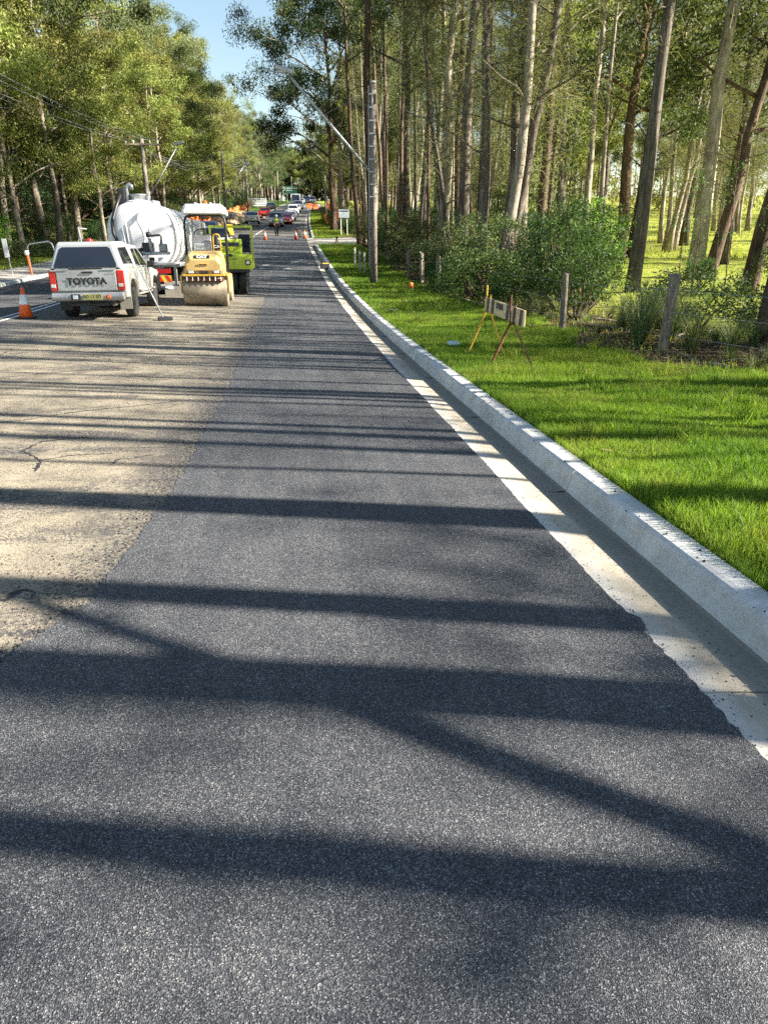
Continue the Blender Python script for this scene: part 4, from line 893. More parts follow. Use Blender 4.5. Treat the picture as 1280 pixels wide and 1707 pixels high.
# ------------------------------------------------------------------ timber light poles, cables
def pole(x, y, h, r, arm, label, name='light_pole', cross=False, steps=False, mat='timber_pole', flip=1):
    z = zgr(x, y) if not (xl(y) < x < xr(y)) else zroad(x, y)
    o = root(name, (x, y, z), 0, label, 'pole', 'timber poles along the road')
    MB().tube([(0, 0, -.3), (0, 0, h * .5), (0, 0, h)], [r, r * .86, r * .70], 14).build('post', mat, o, True)
    if arm:
        z0, dx, dy, dz = arm; e = Vector((dx, dy, z0 + dz)); s = Vector((-.06 * flip, 0, z0)); ar = MB(); ar.tube([s, e], [.058, .045], 8); ar.tube([(-r * flip, -.02, z0 - .45), (-r * flip, -.02, z0 + .5)], .035, 6)
        a = ar.build('arm', 'galvanised', o, True)
        d = (e - s).normalized(); q = MB(); q.box(e + d * .30 + Vector((0, 0, .02)), (.70, .26, .16), (0, -math.atan2(.25, 1) * (1 if dx < 0 else -1) * -1, 0)); q.build('lamp_head', 'galvanised', o, bevel=.04)
        q = MB(); q.box(e + d * .34 + Vector((0, 0, -.08)), (.45, .2, .05)); q.build('lamp_lens', 'lamp_clear', o, bevel=.02)
    if cross:
        MB().box((0, -.12, h - .35), (2.3, .1, .12)).build('crossarm', 'timber_post', o, bevel=.01)
        for xx in (-1.05, -.55, .55, 1.05):
            MB().lathe([(h - .29, .02), (h - .24, .05), (h - .18, .03), (h - .13, .05), (h - .10, .02)], 'z', (xx, -.12, 0), 8).build('insulator', 'white_plastic', o, True)
    if steps:
        c = MB(); c.tube([(-r - .01, -.05, .6), (-r - .01, -.05, h - .1)], .02, 6); c.build('conduit', 'galvanised', o)
        for k in range(9):
            zz = h * .45 + k * h * .062
            MB().box((-.02, -r * .86 - .008, zz), (.26, .02, .045)).build('strap', 'galvanised', o)
        MB().lathe([(h - .02, r * .75), (h + .05, r * .75), (h + .07, r * .5)], 'z', n=12).build('cap', 'galvanised', o, True)
        MB().box((.06, -r * .8, h - .55), (.09, .1, .3)).build('bracket', 'dark_metal', o, bevel=.01)
    return o, Vector((x, y, z + h))
P0 = pole(3.38, 31.0, 7.1, .155, (4.03, -3.03, 0, 3.18), 'nearest timber light pole on the right verge with a long slanting arm', steps=True, mat='timber_pole')[1]
PL = []
for (x, y, h, r, arm, cr, lb) in [
    (-9.65, 58.0, 6.9, .19, (3.1, 2.3, 0, 3.3), True, 'grey timber pole with a crossarm and slanting lamp arm rising behind the white tank'),
    (-6.9, 93.0, 8.1, .16, (3.5, 2.4, 0, 2.9), False, 'timber pole by the earth mounds with a pale slanting lamp arm'),
    (-5.7, 122.0, 8.4, .16, (3.7, 2.6, 0, 3.3), False, 'second slim timber pole with a lamp arm beyond the earth mounds'),
    (-1.7, 190.0, 7.2, .17, None, False, 'slim pale pole by the white site fence'),
    (2.0, 250.0, 7.0, .17, None, False, 'slim pole on the left near the top of the hill'),
    (5.5, 112.0, 5.9, .14, None, False, 'slim pole among the orange mesh on the right verge')]:
    PL.append(pole(x, y, h, r, arm, lb, cross=cr, flip=-1)[1])
pole(-13.5, 12, 9.2, .2, None, 'timber pole outside the view on the left that carries the near cables', cross=True)
def cable(a, b, sag, label, off=(0, 0, 0)):
    label = label.replace('the left side of the view', 'the view edge').replace('beyond the earth mounds', 'by the mounds')
    a = a + Vector(off); b = b + Vector(off); P = []
    for i in range(13):
        t = i / 12; p = a.lerp(b, t); p.z -= sag * 4 * t * (1 - t); P.append(p)
    tag(MB().tube(P, .009, 4).build('overhead_cable', 'galvanised', None), label, 'cable', 'overhead cables')
BK = Vector((-13.5, 12, 9.4))
_n = ('first', 'second', 'third', 'fourth')
for k, dx in enumerate((-1.05, -.55, .55, 1.05)):
    cable(BK, PL[0], 1.0, _n[k] + ' from the left of the cables sagging to the pole with the crossarm', (dx, -.12, -.1))
    cable(PL[0], PL[1], 1.3, _n[k] + ' from the top of the cables between the two nearest left poles', (dx * .5, -.12, -.1 - .25 * k))
    cable(PL[1], PL[2], 1.0, _n[k] + ' from the top of the cables between the lamp poles by the mounds', (dx * .5, -.12, -.3 - .25 * k))
cable(PL[1], P0, .5, 'overhead cable crossing the road to the nearest pole on the right', (0, 0, -.2))

# ------------------------------------------------------------------ old post and wire fence
fo = root('wire_fence', (0, 0, 0), 0, 'old farm fence of weathered timber posts and sagging wire behind the verge', 'fence')
posts = [(5.9, 11.45, 1.14, .19, .15), (5.35, 14.55, 1.10, .17, .14), (5.3, 27.2, 1.15, .20, .15), (5.05, 29.3, 1.2, .22, .17), (5.2, 33.5, 1.1, .2, .15), (5.3, 38, 1.1, .2, .15), (5.4, 43, 1.1, .2, .15), (5.4, 48, 1.2, .2, .15), (5.5, 53, 1.2, .2, .15), (5.6, 58, 1.2, .2, .15), (6.9, 7.4, 1.1, .18, .15)]
for i, (x, y, h, wx, wy) in enumerate(posts):
    r = np.random.RandomState(i + 3); z = zgr(x, y); mb = MB(); n = 10; rings = []
    lean = ((0.05, .02) if i == 0 else (r.randn() * .03, r.randn() * .03))
    sq = [1 - .12 * abs(math.sin(2 * (2 * PI * k / n + PI / 4))) + r.randn() * .05 for k in range(n)]
    for j, t in enumerate((-.1, .05, .4, .8, 1.0)):
        rings.append([Vector((lean[0] * t * h + math.cos(2 * PI * k / n) * wx / 2 * sq[k] * (1 + .04 * r.randn()), lean[1] * t * h + math.sin(2 * PI * k / n) * wy / 2 * sq[k], t * h + (.03 * r.randn() if t == 1 else 0))) for k in range(n)])
    mb.loft(rings); p = mb.build('post', 'timber_post', fo); p.location = (x, y, z); p.rotation_euler = (0, 0, -.5 if i == 0 else r.rand() * 3)
    if i == 0: p['label'] = 'nearest split timber post, one face in the sun'
ps = sorted(posts, key=lambda q: q[1])
for hh in (.28, .62, .95):
    P = []
    for a, b in zip(ps[:-1], ps[1:]):
        for k in range(6):
            t = k / 6; P.append((a[0] + (b[0] - a[0]) * t - .09, a[1] + (b[1] - a[1]) * t, zgr(a[0], a[1]) * (1 - t) + zgr(b[0], b[1]) * t + hh - .12 * t * (1 - t)))
    MB().tube(P, .0025, 4, cap=False).build('wire', 'galvanised', fo)
# white marker posts near the pole
for k, (x, y, h) in enumerate([(3.40, 40.0, .95), (3.43, 37.6, .95), (3.46, 35.6, .95)]):
    o = root('marker_post', (x, y, zgr(x, y)), 0, ('farthest', 'middle', 'nearest')[k] + ' of the three pale marker posts on the grass left of the light pole', 'post', 'pale marker posts')
    MB().box((0, 0, h / 2 - .05), (.10, .05, h + .1)).build('post', 'concrete_path', o, bevel=.01); MB().box((0, -.03, h - .12), (.08, .012, .10)).build('reflector', 'lamp_clear', o)

# ------------------------------------------------------------------ the barricade: two trestles carrying a striped board
def trestle(fl, fr, ap, mat, label, bar=True):
    c = ((fl[0] + fr[0]) / 2, (fl[1] + fr[1]) / 2); z0 = zgr(*c) 
    o = root('trestle', (c[0], c[1], z0), 0, label, 'trestle', 'trestle legs of the barricade')
    L = lambda p, z=0: Vector((p[0] - c[0], p[1] - c[1], z)); A = Vector((ap[0] - c[0], ap[1] - c[1], ap[2]))
    for p, s in ((fl, 1), (fr, -1)):
        MB().tube([L(p, -.02), A + Vector((-.03 * s, 0, 0))], .017, 4).build('leg', mat, o)
    MB().tube([A + Vector((-.03, 0, -.02)), A + Vector((-.03, 0, .40))], .013, 4).build('upright', mat, o)
    MB().tube([A + Vector((.05, .05, -.02)), A + Vector((.05, .05, .25))], .013, 4).build('upright', mat, o)
    MB().tube([A + Vector((-.05, -.02, 0)), A + Vector((.07, .05, 0))], .016, 4).build('cradle', mat, o)
    if bar: MB().tube([L(fl, .03), L(fr, .03)], .014, 4).build('foot_bar', mat, o)
    else:
        for p in (fl, fr): MB().tube([L(p, .01) + Vector((-.07, 0, 0)), L(p, .01) + Vector((.07, 0, 0))], .013, 4).build('foot', mat, o)
    return o, z0
t1, za = trestle((2.83, 10.55), (3.36, 10.1), (3.13, 10.55, .60), 'rust', 'rusty brown near trestle of the barricade on the grass')
t2, zb = trestle((2.90, 12.2), (3.42, 11.85), (3.22, 12.25, .66), 'yellow_paint_worn', 'worn yellow far trestle of the barricade on the grass', bar=False)
a = Vector((3.22 - .02, 12.37, zb + .76)); b = Vector((3.19, 10.15, za + .70)); d = (b - a); L_ = d.length; ang = math.atan2(d.y, d.x); pit = -math.asin(d.z / L_)
bo = root('barricade_board', a.lerp(b, .5), 0, 'cream and grey striped board resting on the two trestles', 'barricade', rot=(0, pit, ang))
def bseg(x0, x1, m, nm, slant=.05, z0=-.11, z1=.11, th=.014):
    mb = MB(); pts = [(x0 - slant / 2, z0), (x1 - slant / 2, z0), (x1 + slant / 2, z1), (x0 + slant / 2, z1)]
    vs = [(p[0], sg * th, p[1]) for sg in (-1, 1) for p in pts]
    mb.add(vs, [(0, 1, 2, 3), (7, 6, 5, 4)] + [(i, i + 4, (i + 1) % 4 + 4, (i + 1) % 4) for i in range(4)]); return mb.build(nm, m, bo)
h = L_ / 2
MB().box((0, 0, 0), (L_, .022, .22)).build('board', 'board_cream', bo, bevel=.003)
for f0, f1 in ((-.86, -.74), (-.60, -.46), (.18, .32), (.50, .62), (.80, .92)): bseg(f0 * h, f1 * h, 'board_grey', 'stripe')
bseg(-.34 * h, .02 * h, 'board_grey', 'stripe', 0, 0.0, .09)
# plastic bag, peg
def crumple(name, loc, s, mat, label, cat, seed):
    r = np.random.RandomState(seed); rings = []; 
    for i in range(1, 8):
        t = PI * i / 8; rings.append([Vector((s[0] * math.sin(t) * math.cos(2 * PI * k / 14) * (1 + .25 * r.randn()), s[1] * math.sin(t) * math.sin(2 * PI * k / 14) * (1 + .25 * r.randn()), s[2] * (1 - math.cos(t)) * (1 + .2 * r.randn()))) for k in range(14)])
    o = MB().loft(rings).build(name, mat, None, True); o.location = loc; return tag(o, label, cat)
crumple('plastic_bag', (2.78, 12.85, .16), (.10, .09, .05), 'bag_plastic', 'crumpled pale green plastic bag lying in the grass near the kerb', 'bag', 1)
crumple('plastic_bag', (2.72, 20.4, .22), (.10, .08, .03), 'bag_plastic', 'smaller flat plastic scrap in the grass farther along the verge', 'bag', 2)
o = root('survey_peg', (4.15, 26.2, zgr(4.15, 26.2)), 0, 'short orange ribboned survey peg in the grass before the fence posts', 'peg')
MB().box((0, 0, .12), (.05, .04, .30)).build('stake', 'timber_post', o); crumple('ribbon', (0, 0, .14), (.09, .06, .08), 'orange_mesh', None, None, 3).parent = o
o = root('survey_tripod', (2.95, 47.5, zgr(2.95, 47.5)), 0, 'small yellow wooden tripod standing on the shaded verge', 'tripod')
for k in range(3):
    a_ = k * 2.1 + .4; MB().tube([(.42 * math.cos(a_), .42 * math.sin(a_), 0), (0, 0, 1.05)], .022, 5).build('leg', 'yellow_paint_worn', o)
MB().lathe([(1.02, .06), (1.08, .08), (1.12, .04)], 'z', n=10).build('head', 'dark_metal', o, True)

# ------------------------------------------------------------------ traffic cones, bollards, boxes
def cone(x, y, h, label, lean=0.0, big=True):
    o = root('traffic_cone', (x, y, zroad(x, y) + .012), R.uniform(0, 1), label, 'traffic cone', 'orange traffic cones on the road', rot=(0, lean, 0))
    b = h * .23; t = h * .045
    f = lambda z: t + (b - t) * (1 - z / h)
    MB().lathe([(.02, f(0)), (h * .45, f(h * .45)), (h, t), (h + .005, t * .6)], 'z', n=20).build('cone', 'orange_plastic', o, True)
    MB().lathe([(h * .45, f(h * .45) + .003), (h * .46, f(h * .46) + .005), (h * .76, f(h * .76) + .005), (h * .77, f(h * .77) + .002)], 'z', n=20).build('collar', 'reflective_white', o, True)
    MB().box((0, 0, .015), (h * .56, h * .56, .035), taper=.94).build('base', 'black_plastic' if big else 'orange_plastic', o, bevel=.008)
    return o
cone(-6.25, 19.1, .70, 'orange cone with a white collar on the double line left of the silver ute')
cone(-1.85, 67.5, .72, 'orange cone standing alone in the lane left of the traffic controller')
cone(.75, 69.5, .7, 'orange cone at the end of the fresh asphalt beside the black compactor')
cone(1.55, 71.0, .7, 'orange cone at the gutter beside the driveway')
def bollard(x, y, label):
    o = root('bollard', (x, y, zgr(x, y)), 0, label, 'bollard', rot=(0, -.10, 0))
    MB().lathe([(0, .07), (.03, .05), (.75, .045), (.80, .05)], 'z', n=12).build('post', 'orange_plastic', o, True); MB().lathe([(.80, .06), (.84, .10), (.98, .10), (1.0, .05)], 'z', n=14).build('cap', 'white_plastic', o, True)
bollard(-11.2, 35.8, 'orange plastic bollard with a white cap behind the silver ute')
o = root('marker_sign', (-11.75, 35.0, zgr(-11.75, 35)), .2, 'narrow pale marker sign on a grey post beside the footpath', 'sign', rot=(0, -.06, 0))
MB().tube([(0, 0, -.1), (0, 0, 1.45)], .028, 8).build('post', 'galvanised', o); MB().box((-.03, -.04, 1.12), (.20, .02, .75)).build('plate', 'reflective_white', o, bevel=.01)
o = root('hand_rail', (-11.5, 39.0, zgr(-11.5, 39)), .1, 'bent galvanised hoop rail beside the marker sign', 'rail')
MB().tube([(-.7, 0, -.05), (-.7, 0, 1.0), (-.6, 0, 1.1), (.25, 0, 1.22), (.4, 0, 1.1), (.6, 0, .3), (.62, 0, -.05)], .035, 8).build('tube', 'galvanised', o, True)
o = root('marker_box', (1.92, 41.0, zr(41) - .02), .1, 'small yellow and black drain marker box sitting in the gutter', 'box')
MB().box((0, 0, .13), (.52, .42, .26), taper=.8).build('body', 'black_plastic', o, bevel=.02); MB().box((0, 0, .27), (.34, .30, .05)).build('lid', 'chevron_yellow', o, bevel=.01)
o = root('plate_compactor', (1.05, 73.5, zroad(1.05, 73.5)), .3, 'small black plate compactor with a raised handle at the lane end', 'compactor')
MB().box((0, 0, .08), (.5, .7, .08), taper=.9).build('plate', 'dark_metal', o, bevel=.02); MB().box((0, .05, .38), (.42, .45, .45)).build('engine', 'dark_metal', o, bevel=.05)
MB().tube([(-.18, .2, .3), (-.18, .75, 1.25), (.18, .75, 1.25), (.18, .2, .3)], .02, 6).build('handle', 'dark_metal', o)
for (x, y) in ((.35, 66), (-4.3, 57)):
    pass
# roadside sign board
o = root('sign_board', (5.2, 72.5, zgr(5.2, 72.5)), .05, 'small white notice board on two pale posts beside the driveway', 'sign')
for xx in (-.28, .28): MB().tube([(xx, 0, -.1), (xx, 0, 1.6)], .035, 6).build('post', 'white_plastic', o)
MB().box((0, -.05, 1.85), (.95, .03, .70)).build('board', 'sign_blue_white', o, bevel=.01); MB().box((0, -.07, 2.07), (.78, .006, .09)).build('heading', 'letter_black', o)
MB().box((0, -.03, 1.85), (1.03, .03, .78)).build('frame', 'dark_metal', o)
# green direction sign and white gate far up the road
o = root('direction_sign', (1.6, 232, zgr(1.6, 232) if False else zr(232)), 0, 'large green direction sign at the top of the hill', 'sign')
for xx in (-1.1, 1.1): MB().tube([(xx, 0, -.2), (xx, 0, 3.0)], .07, 6).build('post', 'galvanised', o)
MB().box((0, -.1, 3.3), (3.4, .06, 1.9)).build('panel', 'paint_green', o, bevel=.05)
MB().box((0, -.14, 3.75), (2.6, .01, .16)).build('marking', 'reflective_white', o); MB().box((-.5, -.14, 3.2), (1.6, .01, .16)).build('marking', 'reflective_white', o)
o = root('site_fence', (-5.9, 172, zgr(-5.9, 172)), .1, 'white slatted site fence panel near the far cars on the left', 'fence')
for k in range(4): MB().box((0, 0, .35 + k * .42), (3.6, .05, .28)).build('slat', 'white_plastic', o)
for xx in (-1.8, 0, 1.8): MB().box((xx, .05, .85), (.12, .08, 1.9)).build('post', 'white_plastic', o)

# ------------------------------------------------------------------ orange mesh barriers, earth works
def mesh_fence(pts, h, label, seed):
    r = np.random.RandomState(seed); o = root('mesh_fence', (0, 0, 0), 0, label, 'mesh fence', 'orange mesh fences round the road works')
    for (x0, y0), (x1, y1) in zip(pts[:-1], pts[1:]):
        n = max(1, int(math.hypot(x1 - x0, y1 - y0) / 2.2))
        for k in range(n):
            t0, t1 = k / n, (k + 1) / n; a = (x0 + (x1 - x0) * t0, y0 + (y1 - y0) * t0); b = (x0 + (x1 - x0) * t1, y0 + (y1 - y0) * t1)
            vs = []; m = 5; hh = h * (.85 + .25 * r.rand())
            for j in range(m + 1):
                t = j / m; x = a[0] + (b[0] - a[0]) * t; y = a[1] + (b[1] - a[1]) * t; w_ = .08 * math.sin(j * 2.1 + k); z = zgr(x, y)
                for q in range(4): vs.append((x + w_ * (q % 2), y + w_ * .4, z + .05 + (hh - .22 * 4 * t * (1 - t) * (.6 + r.rand() * .5)) * q / 3))
            fs = []
            for j in range(m):
                for q in range(3):
                    i = j * 4 + q; fs.append((i, i + 4, i + 5, i + 1))
            p = MB().add(vs, fs).build('mesh_panel', 'orange_mesh', o); sd = p.modifiers.new('thick', 'SOLIDIFY'); sd.thickness = .015
            MB().tube([(a[0], a[1], zgr(*a) - .1), (a[0] + .03, a[1], zgr(*a) + h * 1.12)], .025, 5).build('stake', 'dark_metal', o)
mesh_fence([(-11.2, 62), (-9.6, 75), (-9.3, 86), (-9.4, 100), (-8.6, 125), (-7.6, 150), (-7.4, 168)], 1.25, 'long orange safety mesh behind the earth mounds on the left', 1)
mesh_fence([(-8.2, 69), (-7.4, 79)], 1.25, 'nearer length of orange safety mesh seen through the yellow roller', 2)
mesh_fence([(6.6, 96), (7.2, 110), (7.4, 130), (8.4, 150), (8.6, 175)], 1.3, 'orange safety mesh along the right verge beyond the driveway', 3)
mesh_fence([(5.0, 100), (5.6, 118)], .9, 'low slumped orange mesh on the grass strip right of the far kerb', 4)
def mound(x, y, sx, sy, h, label, seed):
    r = np.random.RandomState(seed); n = 15; vs = []; ph = r.rand(6) * 6
    for i in range(n):
        for j in range(n):
            u, v = i / (n - 1) * 2 - 1, j / (n - 1) * 2 - 1; q = max(0, 1 - (u * u + v * v)); z = h * q ** .7 * (.75 + .25 * math.sin(5 * u + ph[0]) * math.cos(6 * v + ph[1]) + .10 * r.randn())
            X, Y = x + u * sx, y + v * sy; vs.append((X, Y, zgr(X, Y) + z - .06))
    o = MB().add(vs, [(i * n + j, i * n + j + 1, (i + 1) * n + j + 1, (i + 1) * n + j) for i in range(n - 1) for j in range(n - 1)]).build('earth_mound', 'earth', None, True); tag(o, label, 'earth mound', 'earth mounds by the left lanes')
mound(-8.0, 90, 1.5, 9, 1.25, 'nearest long earth mound beside the pole on the left', 1)
mound(-7.1, 108, 1.4, 8, 1.25, 'middle earth mound left of the white hatchback', 2)
mound(-6.6, 128, 1.3, 9, 1.0, 'farther earth mound beside the red car', 3)
mound(-8.6, 78, 1.2, 4, .6, 'low heap of sandy earth nearest the rollers', 4)
r = np.random.RandomState(4)
for k in range(9):
    x, y = -7.6 + r.randn() * .5, 80 + k * 4.2
    o = MB().tube([(-.9, -.6, 0), (.9, .6, .1)], .16, 10).build('pipe', 'earth' if k % 3 else 'steel_grey', None, True); o.location = (x, y, zgr(x, y) + .95 * (1 if k else .3)); o.rotation_euler = (0, 0, r.rand() * 3); tag(o, 'length of pipe lying on the heaped earth left of the road', 'pipe', 'pipes lying on the earth mounds')
def water_barrier(x, y, m, label):
    o = root('plastic_barrier', (x, y, zroad(x, y)), .2, label, 'barrier'); MB().prism([(-.25, 0), (.25, 0), (.22, .25), (.08, .55), (.08, .95), (-.08, .95), (-.08, .55), (-.22, .25)], .55).build('body', m, o, bevel=.03)
water_barrier(-5.6, 76.0, 'chevron_yellow', 'yellow plastic barrier at the foot of the nearest earth mound')
for k, (x, y, m) in enumerate([(-4.15, 126, 'orange_plastic'), (-4.0, 129, 'white_plastic'), (-3.85, 132, 'orange_plastic'), (5.0, 172, 'orange_plastic'), (6.6, 168, 'white_plastic'), (6.0, 164, 'orange_plastic')]):
    water_barrier(x, y, m, ('orange' if m[0] == 'o' else 'white') + ' plastic road barrier, ' + ['nearest of the row left of the red car', 'in the middle of the row left of the red car', 'last of the row left of the red car', 'left one of the group past the far kerb end', 'right one of the group past the far kerb end', 'nearest one of the group past the far kerb end'][k])

# ------------------------------------------------------------------ wheels and small vehicle parts
def wheel(parent, x, y, r, wd, side, rim='steel_grey', name='wheel'):
    w0 = bpy.data.objects.new(name, None); COL.objects.link(w0); w0.parent = parent; w0.location = (x, y, r)
    h = wd / 2
    MB().lathe([(-h, r * .62), (-h, r * .90), (-h * .7, r), (h * .7, r), (h, r * .90), (h, r * .62)], 'x', n=24).build('tyre', 'tyre_rubber', w0, False, bevel=.01)
    s = side; q = MB(); q.lathe([(s * h * .2, r * .05), (s * h * .86, r * .14), (s * h * .80, r * .18), (s * h * .45, r * .5), (s * h * .9, r * .60), (s * h * .9, r * .64), (s * h * .3, r * .64)], 'x', n=20)
    q.build('rim', rim, w0, True)
    return w0
def car(x, y, rz, kind, paint, label, group='vehicles queued on the hill', wheels=True):
    """local frame: front at -y, ground z=0"""
    o = root('parked_car' if False else 'car', (x, y, zroad(x, y)), rz, label, 'car' if kind in ('hatch', 'sedan') else {'suv': 'car', 'ute': 'ute', 'van': 'van', 'truck': 'truck'}[kind], group)
    S = {'hatch': (4.1, .86, 1.46, .92), 'sedan': (4.6, .89, 1.44, .90), 'suv': (4.8, .94, 1.80, 1.08), 'ute': (5.2, .92, 1.78, 1.08), 'van': (4.9, .92, 1.95, 1.1), 'truck': (6.2, 1.05, 2.7, 1.3)}[kind]
    L, hw, H, B = S; wr = .33 if kind in ('hatch', 'sedan') else .38
    fa, ra = .85, L - .95
    def arch(c): return [(c - wr * 1.22, .28), (c - wr * 1.05, wr * 1.15), (c - wr * .5, wr * 1.95), (c + wr * .5, wr * 1.95), (c + wr * 1.05, wr * 1.15), (c + wr * 1.22, .28)]
    hood = B - (.16 if kind != 'van' else 0.02)
    out = [(.05, .30), (0, .55), (.06, hood - .14), (.25, hood)] + [(1.05 if kind != 'van' else .6, B)] + [(L - .12, B), (L, B - .25), (L, .45), (L - .1, .30)] + list(reversed(arch(ra))) + list(reversed(arch(fa)))
    MB().prism(out, lambda z: hw * (.93 + .07 * math.sin(min(1, max(0, z / B)) * PI))).build('body', paint, o, bevel=.04)
    f0 = 1.0 if kind != 'van' else .55
    f1 = f0 + (.75 if kind in ('hatch', 'sedan') else .6)
    r1, r0 = {'hatch': (L - .75, L - .15), 'sedan': (L - 1.35, L - .7), 'suv': (L - .45, L - .12), 'ute': (2.9, 3.15), 'van': (L - .2, L - .08), 'truck': (2.0, 2.1)}[kind]
    g = lambda z: hw * (.93 - .17 * (z - B) / (H - B))
    MB().prism([(f0, B), (f1, H - .07), (f1 + .25, H), (r1 - .2, H), (r1, H - .06), (r0, B)], g).build('cabin', paint, o, bevel=.03)
    zt, zb_ = H - .13, B + .04
    fy_ = lambda z: f0 + (f1 - f0) * (z - B) / (H - .07 - B)
    MB().face_y([(-hw * .86, zb_), (hw * .86, zb_), (hw * .72, zt), (-hw * .72, zt)], fy_).build('windscreen', 'glass_dark', o)
    ry = lambda z: -(r0 + (r1 - r0) * (z - B) / (H - .06 - B))
    q = MB().face_y([(-hw * .84, zb_ + .03), (hw * .84, zb_ + .03), (hw * .72, zt), (-hw * .72, zt)], ry); q.v = [(a_, -b_, c_) for a_, b_, c_ in q.v]; q.build('rear_window', 'glass_dark', o)
    mid = (f1 + r1) / 2
    Side2([(f0 + .28, zb_), (f1 + .12, zt), (mid - .05, zt), (mid - .05, zb_)], g).build('side_window', 'glass_dark', o)
    Side2([(mid + .05, zb_), (mid + .05, zt), (r1 - .12, zt), (r0 - .22, zb_)], g).build('side_window', 'glass_dark', o)
    for s in (-1, 1):
        MB().box((s * hw * .72, .03, hood - .22), (hw * .38, .10, .16)).build('headlight', 'lamp_clear', o, bevel=.03)
        MB().box((s * hw * .80, L - .02, B - .2), (hw * .24, .08, .24)).build('tail_light', 'lamp_red', o, bevel=.02)
        MB().box((s * (hw + .08), f0 + .45, B + .08), (.16, .10, .13)).build('mirror', paint, o, bevel=.03)
    MB().box((0, .02, hood - .24), (hw * .95, .06, .15)).build('grille', 'black_plastic', o, bevel=.01)
    MB().box((0, .02, .42), (hw * 1.6, .12, .16)).build('bumper', 'dark_metal' if kind in ('suv', 'ute') else paint, o, bevel=.03)
    MB().box((0, -.05, .46), (.38, .02, .11)).build('number_plate', 'reflective_white', o); MB().box((0, L + .01, B - .32), (.38, .02, .11)).build('number_plate', 'plate_yellow', o)
    for yy in (fa, ra):
        for s in (-1, 1): wheel(o, s * (hw - .12), yy, wr, .2, s)
    if kind == 'ute': MB().box((0, 4.2, B + .02), (hw * 1.7, 1.9, .05)).build('tray', 'black_plastic', o)
    if kind == 'truck': MB().box((0, 4.2, 1.9), (2.2, 3.9, 1.9)).build('box_body', 'white_plastic', o, bevel=.04)
    return o
OUT = PI  # seen from behind
def away(x, y, kind, paint, label, group='vehicles driving away up the left lane'):
    return car(x, y + 4.3, OUT, kind, paint, label, group)
away(-4.15, 97.5, 'hatch', 'paint_white', 'white hatchback driving away up the hill beside the earth mounds')
away(-3.1, 119, 'hatch', 'paint_red', 'bright red car driving away beside the plastic barriers')
away(-2.8, 150, 'sedan', 'paint_grey', 'dark grey car farther up the left lane below the white site fence')
car(-1.25, 95, .02, 'ute', 'paint_white', 'white ute waiting behind the traffic controller in the lime vest')
car(.15, 110, .0, 'hatch', 'paint_silver', 'silver hatchback behind the first red car in the queue')
car(.55, 117.5, .0, 'hatch', 'paint_white', 'white car third in the queue behind the silver hatchback')
car(.75, 126, .0, 'sedan', 'paint_silver', 'silver car in the middle of the waiting queue')
car(1.2, 137, .0, 'suv', 'paint_white', 'large white four wheel drive in the queue')
car(2.2, 178, .0, 'truck', 'paint_silver', 'pale truck standing above the rest of the queue')
car(2.6, 164, .0, 'suv', 'paint_silver', 'silver four wheel drive partly behind the large white one')
car(1.5, 143.5, .0, 'hatch', 'paint_grey', 'dark hatchback tucked in behind the large white four wheel drive')
car(1.9, 151, .0, 'sedan', 'paint_white', 'white sedan between the large white four wheel drive and the silver one')
car(3.1, 188, .0, 'suv', 'paint_white', 'white car behind the pale truck')
car(-.1, 103, .0, 'hatch', 'paint_red', 'red hatchback first in the waiting queue right of the white ute')
car(4.0, 205, .0, 'sedan', 'paint_white', 'white sedan near the top of the hill')
car(5.8, 220, .0, 'suv', 'paint_blue', 'dark blue car at the top of the hill')
car(7.6, 228, .0, 'suv', 'paint_grey', 'dark car at the top of the hill beside the blue one')
car(-4.35, 47.2, .03, 'suv', 'paint_white', 'white four wheel drive parked nose towards us behind the lime green roller', 'vehicles parked behind the rollers')
car(-6.05, 60.0, .02, 'suv', 'paint_blue', 'dark blue four wheel drive parked facing us behind the yellow roller', 'vehicles parked behind the rollers')

